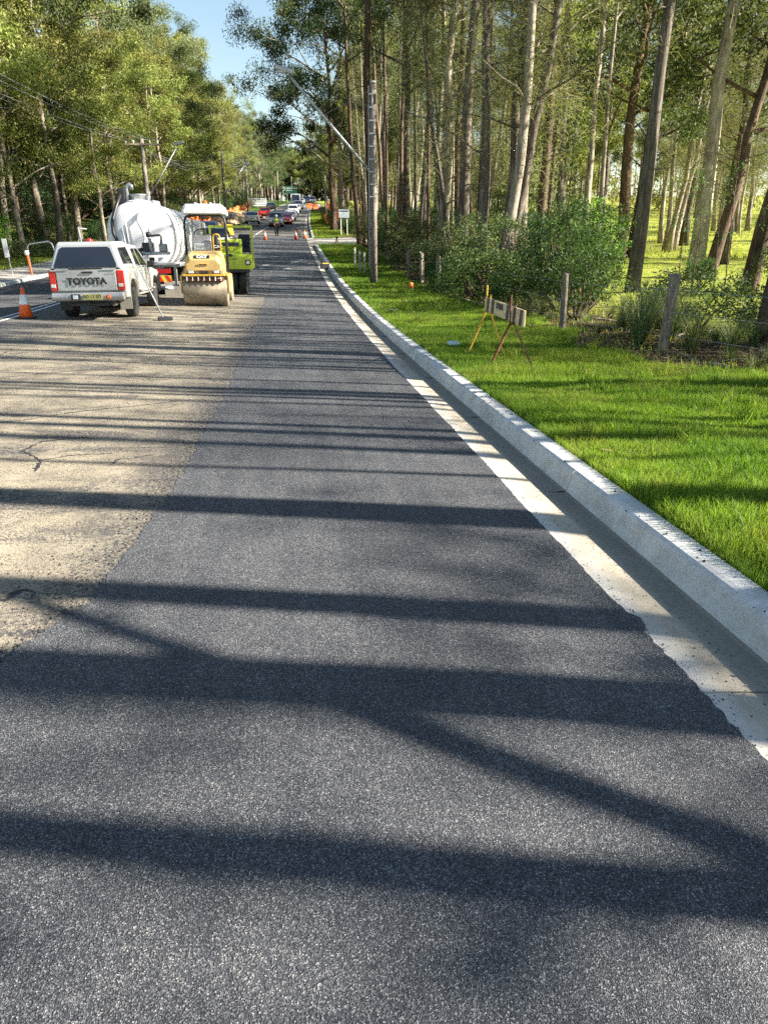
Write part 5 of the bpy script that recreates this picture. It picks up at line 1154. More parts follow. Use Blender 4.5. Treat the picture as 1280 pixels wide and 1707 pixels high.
# ------------------------------------------------------------------ silver ute with a canopy
def silver_ute():
    x, y = -4.66, 18.75
    o = root('ute', (x, y, zroad(x, y) - .0), -.045, 'dusty silver ute with a canopy, its tailgate lettered in black, parked by the cone', 'ute')
    o.rotation_euler = (0, -.015, -.008); o.scale = (.95, .97, .97)
    hw = lambda z: .885 - .02 * abs(z - .85)
    def arch(c, r=.47): return [(c - r * 1.0, .50), (c - r * .86, .72), (c - r * .5, .89), (c, .94), (c + r * .5, .89), (c + r * .86, .72), (c + r * 1.0, .50)]
    body = [(0.10, .52)] + [(.06, .75), (.05, 1.17), (.10, 1.19), (3.55, 1.19), (3.9, 1.17), (4.75, 1.08), (5.05, .95), (5.12, .55), (5.0, .42)] + list(reversed(arch(4.25))) + list(reversed(arch(1.15)))
    MB().prism(body, hw).build('body', 'dirty_silver', o, bevel=.035)
    g = lambda z: .865 - .20 * (z - 1.17) / .63
    # canopy shell over the tray
    cn = [(.06, 1.185), (.09, 1.30), (.24, 1.74), (.33, 1.82), (1.55, 1.84), (1.70, 1.82), (1.72, 1.185)]
    MB().prism(cn, g).build('canopy', 'paint_silver', o, bevel=.045)
    gc = lambda z: .855 - .19 * (z - 1.17) / .60
    MB().prism([(1.78, 1.185), (1.82, 1.66), (1.95, 1.755), (2.15, 1.775), (2.9, 1.76), (3.05, 1.73), (3.75, 1.185)], gc).build('cabin', 'paint_silver', o, bevel=.04)
    ry = lambda z: .06 + .28 * max(0, (z - 1.30)) / .47
    MB().face_y([(-.74, 1.235), (.74, 1.235), (.735, 1.30), (.60, 1.66), (.54, 1.70), (-.54, 1.70), (-.60, 1.66), (-.735, 1.30)], lambda z: float(np.interp(z, [1.185, 1.30, 1.74], [.06, .09, .24])), .012, .02).build('rear_window', 'glass_dark', o, bevel=.008)
    Side2([(.42, 1.30), (.52, 1.68), (1.48, 1.70), (1.55, 1.30)], g).build('canopy_window', 'glass_dark', o)
    Side2([(1.92, 1.24), (2.02, 1.66), (2.42, 1.68), (2.44, 1.24)], gc).build('side_window', 'glass_dark', o)
    Side2([(2.52, 1.24), (2.50, 1.68), (2.85, 1.67), (3.42, 1.24)], gc).build('side_window', 'glass_dark', o)
    MB().face_y([(-.70, 1.23), (.70, 1.23), (.58, 1.68), (-.58, 1.68)], lambda z: -(3.70 - .58 * (z - 1.23) / .5), .012).v  # shape check only
    q = MB().face_y([(-.72, 1.23), (.72, 1.23), (.60, 1.68), (-.60, 1.68)], lambda z: -(3.72 - .62 * (z - 1.2) / .53)); q.v = [(a_, -b_, c_) for a_, b_, c_ in q.v]; q.build('windscreen', 'glass_dark', o)
    tg = MB().box((0, .035, .935), (1.42, .05, .47)).build('tailgate', 'paint_silver', o, bevel=.02)
    text('TOYOTA', .205, (0.0, -.010, .915), tg, 'letter_black', ext=.004, bold=.009, sx=1.10)
    MB().box((0.04, -.002, 1.125), (.26, .03, .045)).build('handle', 'black_plastic', tg, bevel=.008)
    text('HILUX D-4D', .042, (.60, -.002, 1.10), tg, 'steel_grey', ext=.001)
    MB().box((0, .02, 1.205), (1.60, .03, .03)).build('seam_strip', 'black_plastic', o)
    for s in (-1, 1): MB().box((s * .56, .0, 1.20), (.32, .03, .03)).build('latch', 'galvanised', o, bevel=.005)
    for s in (-1, 1):
        MB().box((s * .80, .06, .93), (.17, .09, .46)).build('tail_light', 'lamp_red', o, bevel=.025)
        MB().box((s * .80, .012, .82), (.11, .02, .08)).build('reversing_lamp', 'lamp_clear', o, bevel=.008)
        MB().box((s * .66, -.02, .54), (.12, .06, .09)).build('bumper_step', 'black_plastic', o, bevel=.01)
    MB().prism([(-.10, .50), (-.12, .58), (-.08, .66), (.12, .66), (.12, .48), (-.04, .47)], .86).build('bumper', 'paint_silver', o, bevel=.025)
    pl = MB().box((.12, -.13, .565), (.46, .015, .13)).build('number_plate', 'plate_yellow', o, bevel=.004)
    text('BD 13 ED', .105, (.12, -.140, .565), pl, 'letter_black', ext=.001)
    MB().box((-.28, -.12, .565), (.22, .02, .13)).build('plate_bracket', 'dark_metal', o, bevel=.006)
    MB().box((-.28, -.133, .565), (.12, .006, .09)).build('sticker', 'reflective_white', o)
    crumple('sticker', (.50, -.125, .50), (.06, .012, .05), 'orange_mesh', None, None, 5).parent = o
    MB().box((0, .55, .42), (1.1, .9, .12)).build('chassis', 'dark_metal', o, bevel=.02); MB().tube([(-.75, 1.15, .38), (.75, 1.15, .38)], .06, 8).build('axle', 'dark_metal', o); MB().sphere((0.05, 1.1, .38), .16).build('differential', 'dark_metal', o, True)
    MB().tube([(0, -.08, .40), (0, .3, .40)], .04, 6).build('tow_bar', 'dark_metal', o); MB().box((.0, .05, .38), (.9, .07, .07)).build('tow_frame', 'dark_metal', o, bevel=.01)
    MB().box((.35, 1.6, .32), (.5, .7, .22)).build('fuel_tank', 'dark_metal', o, bevel=.04); MB().tube([(.55, .1, .36), (.5, .8, .36)], .035, 8).build('exhaust', 'steel_grey', o, True)
    for s in (-1, 1): MB().box((s * .74, .62, .42), (.30, .02, .40)).build('mudflap', 'black_plastic' if s < 0 else 'dirty_silver', o, bevel=.004)
    for yy in (1.15, 4.25):
        for s in (-1, 1): wheel(o, s * .765, yy, .365, .245, s, 'steel_grey')
    Side2([(1.66, .60), (3.75, .60), (3.75, .64), (1.66, .64)], lambda z: .93, .02, .10).build('side_step', 'dirty_silver', o)
    for y0 in (1.74, 2.48, 3.35): Side2([(y0, .62), (y0 + .012, .62), (y0 + .012, 1.17), (y0, 1.17)], hw, .004).build('door_gap', 'black_plastic', o)
    for y0 in (2.32, 3.1): Side2([(y0, 1.02), (y0 + .16, 1.02), (y0 + .16, 1.06), (y0, 1.06)], hw, .03).build('door_handle', 'galvanised', o)
    for k in range(3): Side2([(.62 + k * .2, 1.10), (.74 + k * .2, 1.10), (.74 + k * .2, 1.13), (.62 + k * .2, 1.13)], hw, .008).build('rail_clip', 'galvanised', o)
    for s in (-1, 1): MB().box((s * .98, 3.25, 1.26), (.2, .12, .18)).build('mirror', 'black_plastic', o, bevel=.03)
    MB().lathe([(1.83, .085), (1.87, .08), (1.90, .03)], 'z', (-.0, .75, 0), 12).build('beacon', 'lamp_red', o, True)
    for s in (-1, 1):
        sx = -.66 if s < 0 else .50
        MB().tube([(sx, 2.6, 1.70), (sx - .05, 2.6, 2.22)], .018, 6).build('rack_post', 'galvanised', o); MB().tube([(sx - .14, 2.6, 1.70), (sx - .05, 2.6, 1.98)], .014, 6).build('rack_brace', 'galvanised', o)
    MB().tube([(-.70, 2.6, 2.2), (-.70, 3.4, 2.2)], .015, 6).build('rack_rail', 'galvanised', o)
    return o
silver_ute()
o = root('broom', (-3.05, 19.0, zroad(-3.05, 19.0)), 0, 'long handled rake with a black head leaning against the side of the silver ute', 'rake')
MB().tube([(0, 0, .05), (-.62, .62, 1.28)], .016, 6).build('handle', 'galvanised', o, True); MB().box((.04, -.02, .045), (.34, .14, .08), (0, 0, .3)).build('head', 'black_plastic', o, bevel=.01)

# ------------------------------------------------------------------ tank truck
def tank_truck():
    x, y = -4.75, 25.9
    o = root('tank_truck', (x, y, zroad(x, y)), -.03, 'big white water tank truck standing between the silver ute and the yellow roller', 'truck')
    cz = 1.86; Rz = 1.06
    rings = []; N = 40
    def ring(yy, s):
        rr = []
        for k in range(N):
            t = 2 * PI * k / N; c, s_ = math.cos(t), math.sin(t); e = .86
            rr.append(Vector((math.copysign(abs(c) ** e, c) * 1.10 * s, yy, cz + math.copysign(abs(s_) ** e, s_) * Rz * s)))
        return rr
    prof = [(.40, .02), (.405, .35), (.43, .62), (.48, .80), (.57, .92), (.73, .985)]
    z = .75
    for k in range(5):
        prof += [(z + .03, 1.0), (z + .72, 1.0), (z + .80, .975), (z + .88, 1.0)]; z += .88
    prof += [(z + .3, 1.0), (z + .5, .96), (z + .62, .8), (z + .66, .4), (z + .66, .02)]
    tk = MB().loft([ring(a_, b_) for a_, b_ in prof]).build('tank', 'tank_white', o, True)
    for yy in (1.53, 2.41, 3.29): 
        q = MB(); q.tube([(math.cos(t) * 1.115, yy, cz + math.sin(t) * 1.075) for t in [PI * k / 16 for k in range(-2, 19)]], .02, 5, cap=False); q.build('strap', 'white_plastic', tk, True)
    # moulded ribs on the rear face
    for xx in (-.42, .22): MB().tube([(xx, .43, cz - .7), (xx * .97, .405, cz), (xx * .85, .45, cz + .68), (xx * .75, .66, cz + .98)], [.02] * 4, 6).build('seam', 'galvanised', tk, True)
    MB().lathe([(cz + .96, .60), (cz + 1.08, .58), (cz + 1.10, .5)], 'z', (0, 1.25, 0), 24).build('turret', 'tank_white', o, False, bevel=.02)
    ht = MB().lathe([(cz + 1.08, .30), (cz + 1.22, .30), (cz + 1.25, .33), (cz + 1.28, .33), (cz + 1.30, .1)], 'z', (0, 1.05, 0), 20).build('hatch', 'galvanised', o, True)
    MB().tube([(-.36, .9, cz + 1.0), (-.36, .9, cz + 1.42), (-.33, .9, cz + 1.53), (-.26, .9, cz + 1.56), (-.20, .9, cz + 1.52), (-.20, .9, cz + 1.42)], .07, 8).build('filler_pipe', 'galvanised', o, True)
    MB().box((-.52, .95, cz + 1.22), (.24, .3, .50)).build('hose_box', 'black_plastic', o, bevel=.05)
    MB().tube([(-.56, .8, cz + 1.25), (-.70, .62, cz + .85), (-.80, .40, cz + .45), (-.80, .36, cz + .1), (-.68, .40, cz - .25), (-.60, .4, cz - .6)], .055, 8).build('black_hose', 'hose_black', o, True)
    MB().tube([(.14, .55, cz + .80), (.06, .40, cz + .65), (.02, .30, cz + .45), (.16, .28, cz + .15), (.20, .28, cz - .1), (.08, .30, cz - .35), (-.16, .33, cz - .62)], .05, 8).build('hose_shadow_tube', 'white_plastic', o, True)  # S-shaped tube standing in for a hose's shadow on the tank
    MB().tube([(-.40, .30, cz + .9), (-.32, .28, cz - .3)], .025, 6).build('gauge_tube', 'white_plastic', o, True)
    MB().tube([(-.32, .25, cz - .35), (-.28, .22, cz - .62)], .075, 10).build('valve', 'rust', o, True); MB().tube([(-.28, .22, cz - .6), (-.22, .2, cz - 1.1)], .05, 10).build('drop_pipe', 'galvanised', o, True)
    # deck, pumps, rear frame
    MB().box((0, .15, 1.02), (2.36, .9, .08)).build('deck', 'galvanised', o, bevel=.01)
    MB().box((0, 3.2, .88), (.9, 6.2, .26)).build('chassis', 'dark_metal', o, bevel=.01)
    MB().box((.35, 2.8, .99), (2.3, 5.0, .10)).build('bed', 'cab_cream', o, bevel=.01)
    MB().tube([(-.10, -.05, 1.32), (1.0, -.05, 1.34)], .055, 10).build('manifold', 'galvanised', o, True)
    MB().tube([(-.15, .0, 1.15), (-.15, .0, 1.40), (.2, .0, 1.45)], .06, 8).build('pipe', 'dark_metal', o, True)
    pm = MB(); pm.sphere((.0, -.1, 1.22), .17); pm.build('pump', 'dark_metal', o, True)
    eng = MB(); eng.box((.32, .05, 1.52), (.34, .3, .28)); eng.build('pump_engine', 'dark_metal', o, bevel=.03)
    MB().tube([(.42, -.06, 1.35), (.42, -.06, 1.80)], .06, 8).build('standpipe', 'galvanised', o, True)
    MB().tube([(.30, -.06, 1.86), (.46, -.06, 1.86), (.72, -.06, 1.88), (.78, -.06, 1.84), (.74, -.06, 1.55)], .035, 8).build('spray_arm', 'dark_metal', o, True)
    MB().sphere((.38, -.06, 1.90), .09).build('spray_head', 'dark_metal', o, True); MB().tube([(.42, -.06, 1.92), (.42, -.06, 2.06)], .03, 6).build('valve_stem', 'galvanised', o, True)
    MB().box((.80, .0, 1.50), (.26, .25, .26)).build('hose_reel', 'steel_grey', o, bevel=.05)
    for k in range(4): MB().box((-.1 + k * .28, -.28, 1.15), (.16, .05, .12)).build('control_box', ('dark_metal', 'white_plastic')[k % 2], o, bevel=.01)
    # tail frame with lamps and chevron
    fr = MB(); fr.box((.45, -.22, .98), (1.75, .08, .08)); fr.box((-.36, -.22, .66), (.08, .08, .60)); fr.box((1.15, -.22, .66), (.08, .08, .60)); fr.box((.45, -.22, .36), (1.6, .06, .06)); fr.build('tail_frame', 'cab_cream', o)
    MB().box((.25, -.18, .70), (1.1, .03, .42)).build('back_plate', 'steel_grey', o)
    MB().box((.68, -.23, .80), (.66, .05, .16)).build('tail_light', 'lamp_red', o, bevel=.01)
    ch = MB().box((.53, -.24, .56), (1.0, .015, .20)).build('chevron_plate', 'chevron_yellow', o)
    for k in range(4):
        x0 = .06 + k * .25; mb = MB(); vs = [(x0, q, zz) for q in (-.256, -.246) for zz in (0,)]; pts = [(x0 + .10, .465), (x0 + .21, .465), (x0 + .11, .655), (x0, .655)]
        vs = [(a_, q, b_) for q in (-.253, -.246) for a_, b_ in pts]; mb.add(vs, [(0, 1, 2, 3), (7, 6, 5, 4)] + [(i, i + 4, (i + 1) % 4 + 4, (i + 1) % 4) for i in range(4)]); mb.build('stripe', 'chevron_red', ch)
    MB().tube([(-.55, -.32, .28), (1.05, -.32, .28)], .06, 10).build('bumper_bar', 'galvanised', o, True)
    MB().box((.98, .25, .22), (.62, .03, .48)).build('mudflap', 'cab_cream', o, bevel=.02); MB().box((-.98, .25, .30), (.62, .03, .5)).build('mudflap', 'black_plastic', o, bevel=.01)
    for yy in (1.2, 2.5, 6.4):
        for s in (-1, 1): wheel(o, s * .98, yy, .50, .50 if yy < 5 else .28, s, 'cab_cream')
    q = MB(); q.prism([(.5, .9), (.55, 1.05), (3.2, 1.05), (3.25, .9)], lambda z: 1.22); q.build('mudguard', 'cab_cream', o, bevel=.02)
    for k in range(5): MB().tube([(1.2, .6 + k * .35, .9 - .1 * (k % 2)), (1.26, .75 + k * .35, .5), (1.2, 1.0 + k * .3, .85)], .02, 5).build('side_hose', ('dark_metal', 'rust')[k % 2], o, True)
    # cab ahead
    MB().prism([(5.6, .55), (5.6, 2.45), (5.8, 2.55), (7.2, 2.5), (7.5, 1.7), (7.65, .7), (7.5, .5)], lambda z: 1.24).build('cab', 'cab_cream', o, bevel=.05)
    Side2([(6.3, 1.65), (6.35, 2.3), (6.95, 2.3), (7.25, 1.75)], lambda z: 1.24).build('cab_window', 'glass_dark', o)
    return o
tank_truck()

# ------------------------------------------------------------------ yellow twin drum roller
def drum(o, y, r, w_, mat='drum_steel'):
    d = MB().lathe([(-w_ / 2, r * .80), (-w_ / 2, r * .97), (-w_ / 2 + .02, r), (w_ / 2 - .02, r), (w_ / 2, r * .97), (w_ / 2, r * .80)], 'x', (0, y, r), 48).build('drum', mat, o, True)
    return d
def yellow_roller():
    x, y = -2.42, 22.75
    o = root('road_roller', (x, y, zroad(x, y) + .0), .0, 'yellow ride-on road roller with a white canopy roof and a smooth steel drum', 'road roller', 'rollers parked on the old strip')
    r = .42; drum(o, r, r, 1.24); drum(o, 2.35, r, 1.24)
    # front yoke above the drum
    for s in (-1, 1):
        MB().prism([(.20, .36), (.12, .85), (.9, .92), (.9, .60), (.60, .42)], lambda z: .03).build('yoke', 'roller_yellow', o, bevel=.01).location = (s * .665, 0, 0)
    MB().box((0, .30, .90), (1.30, .10, .10)).build('scraper_bar', 'roller_yellow', o, bevel=.01)
    MB().box((0, .02, .82), (1.14, .03, .03)).build('spray_bar', 'dark_metal', o); MB().box((0, -.0, .87), (1.20, .05, .05)).build('front_bar', 'yellow_paint_worn', o, bevel=.01)
    MB().box((0, .06, .745), (1.10, .10, .06)).build('scraper_blade', 'orange_mesh' if False else 'rust', o)
    for k in range(7): MB().tube([(-.48 + k * .16, .0, .84), (-.48 + k * .16, -.02, .72)], .016, 6).build('nozzle', 'steel_grey', o)
    # hood: sloping rounded nose
    rings = []
    for yy, zt, hwb, hwt in ((.05, 1.30, .50, .42), (.16, 1.44, .53, .46), (.45, 1.50, .54, .47), (1.0, 1.53, .54, .48), (1.25, 1.54, .54, .48)):
        zb = .98; rings.append([Vector(p) for p in [(-hwb, yy, zb), (-hwb, yy, zb + .2), (-hwt - .02, yy, zt - .10), (-hwt + .06, yy, zt), (hwt - .06, yy, zt), (hwt + .02, yy, zt - .10), (hwb, yy, zb + .2), (hwb, yy, zb)]])
    hd = MB().loft(rings).build('hood', 'roller_yellow', o, bevel=.03)
    dc = MB().box((-.03, .095, 1.375), (.44, .012, .10), (math.radians(-38), 0, 0)).build('decal', 'letter_black', hd, bevel=.004)
    text('CAT', .115, (-.03, .083, 1.372), hd, 'reflective_white', rot=(PI / 2 - math.radians(38), 0, 0), ext=.004, bold=.004, sx=1.3)
    MB().box((0, .035, 1.17), (.30, .012, .045), ).build('badge', 'yellow_paint_worn', hd, bevel=.005); MB().box((0, .028, 1.17), (.20, .008, .02)).build('badge_mark', 'dark_metal', hd)
    MB().box((0, .30, .98), (1.12, .42, .18)).build('lamp_panel', 'roller_yellow', o, bevel=.01)
    for s in (-1, 1):
        MB().box((s * .36, .08, .975), (.22, .02, .15)).build('lamp_recess', 'black_plastic', o)
        MB().box((s * .36, .065, .975), (.16, .03, .11)).build('headlight', 'lamp_clear', o, bevel=.01)
    MB().box((0, .07, .95), (.24, .03, .09)).build('tow_point', 'black_plastic', o, bevel=.005)
    MB().box((0, 1.3, .78), (.95, 1.7, .50)).build('frame', 'roller_yellow', o, bevel=.03)
    MB().box((0, 1.9, 1.08), (1.18, .9, .10)).build('platform', 'dark_metal', o, bevel=.01)
    MB().box((.62, 1.1, .70), (.10, 1.5, .34)).build('side_panel', 'orange_plastic' if False else 'roller_yellow', o, bevel=.01)
    # operator station
    cs = MB().prism([(1.28, 1.50), (1.28, 1.80), (1.40, 1.98), (1.50, 1.98), (1.55, 1.50)], .27).build('console', 'steel_grey', o, bevel=.02); cs.location = (-.12, 0, 0)
    pl = MB().box((-.12, 1.265, 1.66), (.46, .012, .18)).build('console_plate', 'sign_blue_white', o, bevel=.004); text('51644', .14, (-.12, 1.255, 1.66), pl, 'steel_grey', ext=.001, bold=.002)
    sw = MB(); sw.tube([(-.14 + .2 * math.cos(t), 1.50 + .10 * math.sin(t), 2.02 + .14 * math.sin(t)) for t in [2 * PI * k / 18 for k in range(19)]], .016, 6, cap=False); sw.build('steering_wheel', 'black_plastic', o, True)
    MB().box((.02, 2.1, 1.42), (.5, .5, .14)).build('seat', 'black_plastic', o, bevel=.04); MB().box((.02, 2.36, 1.75), (.5, .12, .55)).build('seat_back', 'black_plastic', o, bevel=.04)
    MB().box((.26, 1.9, 1.66), (.26, .10, .13)).build('rear_decal', 'letter_black', o); text('CAT', .11, (.30, 1.845, 1.66), o, 'reflective_white', ext=.002, bold=.003, sx=1.2)
    MB().tube([(.22, 1.22, 1.5), (.22, 1.22, 1.92), (.25, 1.22, 1.99), (.32, 1.22, 2.01), (.39, 1.22, 1.99), (.42, 1.22, 1.92), (.44, 1.22, 1.5)], .020, 8).build('hand_rail', 'yellow_paint_worn', o, True)
    MB().tube([(-.44, 1.22, 1.5), (-.46, 1.22, 1.85), (-.5, 1.3, 2.3)], .03, 8).build('hand_rail', 'cab_cream', o, True)
    # roll bar and canopy
    MB().tube([(-.60, 1.40, .85), (-.60, 1.40, 2.30), (-.56, 1.40, 2.47), (-.42, 1.40, 2.54), (.42, 1.40, 2.54), (.56, 1.40, 2.47), (.60, 1.40, 2.30), (.60, 1.40, .85)], .035, 8).build('roll_bar', 'black_plastic', o, True)
    MB().tube([(-.50, 2.5, .95), (-.50, 2.5, 2.5)], .03, 8).build('rear_post', 'cab_cream', o, True); MB().tube([(.50, 2.5, .95), (.50, 2.5, 2.5)], .03, 8).build('rear_post', 'black_plastic', o, True)
    rings = []
    for yy, s, zt in ((.98, .90, 2.76), (1.04, .98, 2.80), (1.2, 1.0, 2.84), (2.5, 1.0, 2.84), (2.66, .98, 2.80), (2.72, .90, 2.76)):
        rings.append([Vector(p) for p in [(-.62 * s, yy, 2.56), (-.62 * s, yy, 2.64), (-.56 * s, yy, zt - .04), (-.50 * s, yy, zt), (.50 * s, yy, zt), (.56 * s, yy, zt - .04), (.62 * s, yy, 2.64), (.62 * s, yy, 2.56)]])
    cp = MB().loft(rings).build('canopy_roof', 'white_plastic', o, bevel=.02)
    for xx in (-.22, .22): MB().box((xx, 1.85, 2.855), (.04, 1.5, .03)).build('roof_rib', 'white_plastic', cp, bevel=.008)
    MB().lathe([(2.85, .06), (2.90, .07), (2.98, .06), (3.0, .02)], 'z', (-.04, 2.3, 0), 12).build('beacon', 'lamp_orange', o, True)
    return o
yellow_roller()
def green_roller():
    x, y = -1.98, 27.2
    o = root('tyre_roller', (x, y, zroad(x, y)), .0, 'lime green rubber tyred roller with an open square roll frame', 'road roller', 'rollers parked on the old strip', sc=.90)
    for k in range(4): wheel(o, -.63 + k * .36, .42, .43, .30, 1 if k == 3 else -1, 'lime_paint')
    for k in range(3): wheel(o, -.45 + k * .42, 2.5, .43, .34, 1, 'lime_paint')
    MB().prism([(.0, .90), (.0, 1.05), (.06, 1.40), (.12, 1.46), (1.3, 1.48), (2.9, 1.40), (2.95, .9)], lambda z: .80).build('body', 'lime_paint', o, bevel=.035)
    MB().box((-.08, .06, .86), (1.62, .2, .12)).build('bumper', 'black_plastic', o, bevel=.02)
    MB().box((0, 1.4, .74), (1.1, 1.6, .4)).build('underframe', 'dark_metal', o, bevel=.02)
    MB().prism([(.70, 1.46), (1.0, 2.02), (1.6, 2.02), (1.6, 1.46)], .42).build('console', 'lime_paint', o, bevel=.03)
    q = MB(); q.add([(-.42, .0, 1.47), (.42, .0, 1.47), (.42, .95, 1.95), (-.2, .7, 1.80)], [(0, 1, 2, 3)]); 
    MB().box((.0, .68, 1.82), (.66, .04, .16), (-.5, 0, 0)).build('console_panel', 'dark_metal', o, bevel=.01)
    MB().tube([(.2 * math.cos(t), .85 + .08 * math.sin(t), 2.0 + .13 * math.sin(t)) for t in [2 * PI * k / 16 for k in range(17)]], .018, 6, cap=False).build('steering_wheel', 'black_plastic', o, True)
    MB().box((.48, 1.7, 1.62), (.46, .5, .16)).build('seat', 'cloth_navy', o, bevel=.05); MB().box((.48, 1.98, 1.92), (.46, .14, .6)).build('seat_back', 'cloth_navy', o, bevel=.05)
    MB().box((.68, -.01, 1.17), (.20, .03, .18)).build('lamp_recess', 'black_plastic', o); MB().box((.68, -.03, 1.17), (.13, .03, .12)).build('headlight', 'lamp_clear', o, bevel=.01)
    MB().box((-.62, -.01, 1.17), (.20, .03, .18)).build('lamp_recess', 'black_plastic', o); MB().box((-.62, -.03, 1.17), (.13, .03, .12)).build('headlight', 'lamp_clear', o, bevel=.01)
    r = np.random.RandomState(3); gr = MB()
    for k in range(16): gr.box((.05 + r.randn() * .14, .045, 1.18 + r.randn() * .06), (.14, .02, .018), (0, r.randn() * .5, 0))
    gr.build('vent', 'black_plastic', o)['kind'] = 'stuff'
    MB().sphere((.02, .02, 1.43), .07, sc=(1.3, .6, .7)).build('latch', 'black_plastic', o, True)
    fr = MB()
    for s in (-1, 1): MB().box((s * .80, 1.45, 1.85), (.08, .09, 1.2)).build('roll_post', 'lime_paint', o, bevel=.012)
    MB().box((0, 1.45, 2.49), (1.68, .10, .09)).build('roll_crossbar', 'lime_paint', o, bevel=.012)
    for s in (-1, 1): MB().tube([(s * .78, .25, 1.45), (s * .78, .25, 1.95), (s * .78, 1.3, 2.05)], .022, 6).build('grab_rail', 'black_plastic', o, True)
    return o
green_roller()

# ------------------------------------------------------------------ traffic controller
def person(x, y, rz, label):
    o = root('person', (x, y, zroad(x, y)), rz, label, 'person')
    V = [(0, 0, .95), (0, -.01, 1.15), (0, -.02, 1.38), (0, -.02, 1.50), (0, -.03, 1.60), (0, -.03, 1.70),
         (-.10, 0, .90), (-.12, -.05, .50), (-.13, .02, .10), (-.13, -.12, .05),
         (.10, 0, .90), (.11, .08, .50), (.12, .14, .10), (.12, .02, .05),
         (-.19, -.02, 1.42), (-.27, -.02, 1.15), (-.24, -.18, .95), (-.23, -.26, .90),
         (.19, -.02, 1.42), (.28, .02, 1.16), (.29, -.08, .92), (.29, -.11, .85)]
    E = [(0, 1), (1, 2), (2, 3), (3, 4), (4, 5), (0, 6), (6, 7), (7, 8), (8, 9), (0, 10), (10, 11), (11, 12), (12, 13), (2, 14), (14, 15), (15, 16), (16, 17), (2, 18), (18, 19), (19, 20), (20, 21)]
    rad = [.15, .13, .16, .06, .095, .08, .10, .07, .05, .045, .10, .07, .05, .045, .07, .05, .04, .04, .07, .05, .04, .04]
    def skin(vs, es, rs, nm, mat):
        me = bpy.data.meshes.new(nm); me.from_pydata(vs, es, []); ob = mesh_obj(nm, me, mat, o)
        md = ob.modifiers.new('skin', 'SKIN'); 
        for v, q in zip(me.skin_vertices[0].data, rs): v.radius = (q, q)
        me.skin_vertices[0].data[0].use_root = True
        ob.modifiers.new('sub', 'SUBSURF').levels = 1; return ob
    bpy.context.view_layer.update()
    def add_skin(nm, vs, es, rs, mat):
        me = bpy.data.meshes.new(nm); me.from_pydata(vs, es, []); ob = mesh_obj(nm, me, mat, o); bpy.context.view_layer.objects.active = ob
        md = ob.modifiers.new('skin', 'SKIN')
        if not me.skin_vertices: 
            import bmesh
            bm = bmesh.new(); bm.from_mesh(me); bm.verts.layers.skin.verify(); bm.to_mesh(me); bm.free()
        for v, q in zip(me.skin_vertices[0].data, rs): v.radius = (q, q)
        me.skin_vertices[0].data[0].use_root = True
        sb = ob.modifiers.new('sub', 'SUBSURF'); sb.levels = 2; sb.render_levels = 2; return ob
    add_skin('body', V, E, rad, 'skin')
    add_skin('trousers', V[:2] + V[6:9] + V[10:13], [(0, 1), (0, 2), (2, 3), (3, 4), (0, 5), (5, 6), (6, 7)], [.165, .15, .115, .085, .07, .115, .085, .07], 'cloth_navy')
    add_skin('vest', [V[1], V[2], (0, -.02, 1.46), V[14], V[18]], [(0, 1), (1, 2), (1, 3), (1, 4)], [.165, .185, .09, .095, .095], 'vest_lime')
    for s in (-1, 1): MB().sphere((s * .125, .0 if s > 0 else -.08, .05), .07, sc=(.8, 1.9, .8)).build('boot', 'black_plastic', o, True)
    MB().box((0, -.03, 1.12), (.36, .30, .05)).build('reflective_band', 'reflective_white', o, bevel=.02)
    MB().sphere((0, -.03, 1.74), .135, sc=(1, 1.15, .8)).build('hard_hat', 'white_plastic', o, True)
    return o
person(-.95, 74.5, .3, 'road worker in lime vest, dark trousers and white hard hat in front of the queue')

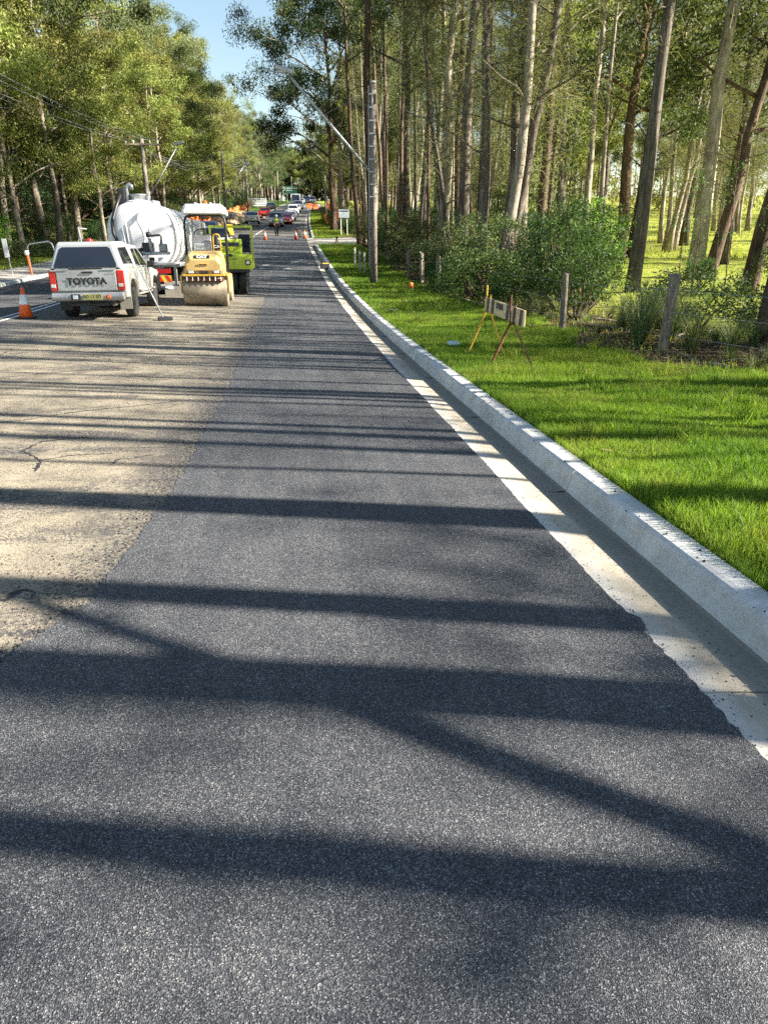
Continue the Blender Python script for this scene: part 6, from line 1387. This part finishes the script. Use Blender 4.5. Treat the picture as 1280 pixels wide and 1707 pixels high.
# ------------------------------------------------------------------ labels that count things off from a landmark
_tens = {1: 'first', 2: 'second', 3: 'third', 4: 'fourth', 5: 'fifth', 6: 'sixth', 7: 'seventh', 8: 'eighth', 9: 'ninth', 10: 'tenth', 11: 'eleventh', 12: 'twelfth', 13: 'thirteenth', 14: 'fourteenth', 15: 'fifteenth', 16: 'sixteenth', 17: 'seventeenth', 18: 'eighteenth', 19: 'nineteenth'}
def ordinal(n):
    if n < 20: return _tens[n]
    t = ('twenty', 'thirty', 'forty', 'fifty', 'sixty', 'seventy')[n // 10 - 2]
    return (t[:-1] + 'ieth') if n % 10 == 0 else t + '-' + _tens[n % 10]
for grp, txt in {'front row of the left forest': 'sunlit gum, {} from the hedge end in the front row of the left forest',
                 'low branching gums along the left verge': 'low branching gum, {} up the road from the hedge along the left verge',
                 'trees in the belt beside the road': 'slim tree, {} nearest in the crowded belt between road and paddock',
                 'sheoaks at the back of the paddock': 'hazy olive sheoak, {} nearest of those behind the sunny paddock',
                 'shrubs along the old fence': 'dark leafy shrub, {} up the fence from the big roadside bush',
                 'distant trees right of the road': 'tall gum, {} beyond the driveway on the right side of the road',
                 'long grass along the fence': 'arching grass clump, {} along the fence counted from the nearest post',
                 'undergrowth along the left forest': 'undergrowth shrub, {} up the road at the foot of the left forest',
                 'shrubs right of the far road': 'grassy shrub, {} beyond the driveway beside the orange mesh',
                 'fallen branches behind the fence': 'fallen branch, {} nearest of those in the rough grass behind the fence line',
                 'trees right behind the hilltop': 'distant tree, {} nearest of the row right behind the hilltop',
                 'trees at the top of the hill': 'far tree, {} nearest of the scattered ones beyond the hilltop row',
                 'dark trees behind the hedge': 'dark green tree, {} nearest of those behind the clipped hedge',
                 'near end of the left forest': 'bushy gum, {} nearest at the near end of the left forest',
                 'paddock tussocks': 'low weedy tussock, {} nearest among the grass of the paddock',
                 'pale grass between the nearest posts': 'pale arching grass, {} nearest of those between the two nearest fence posts',
                 'shrubs in the bed beside the hedge': 'low yellowish shrub, {} nearest in the bed beside the hedge',
                 'strappy plants by the driveway': 'dark strappy plant, {} nearest of those under the white roadside sign',
                 'pipes lying on the earth mounds': 'pipe, {} nearest of those lying on the heaped earth'}.items():
    L = sorted([o for o in bpy.data.objects if o.get('group') == grp and not o.parent], key=lambda o: o.location.y)
    for i, o in enumerate(L): o['label'] = txt.format(ordinal(i + 1))
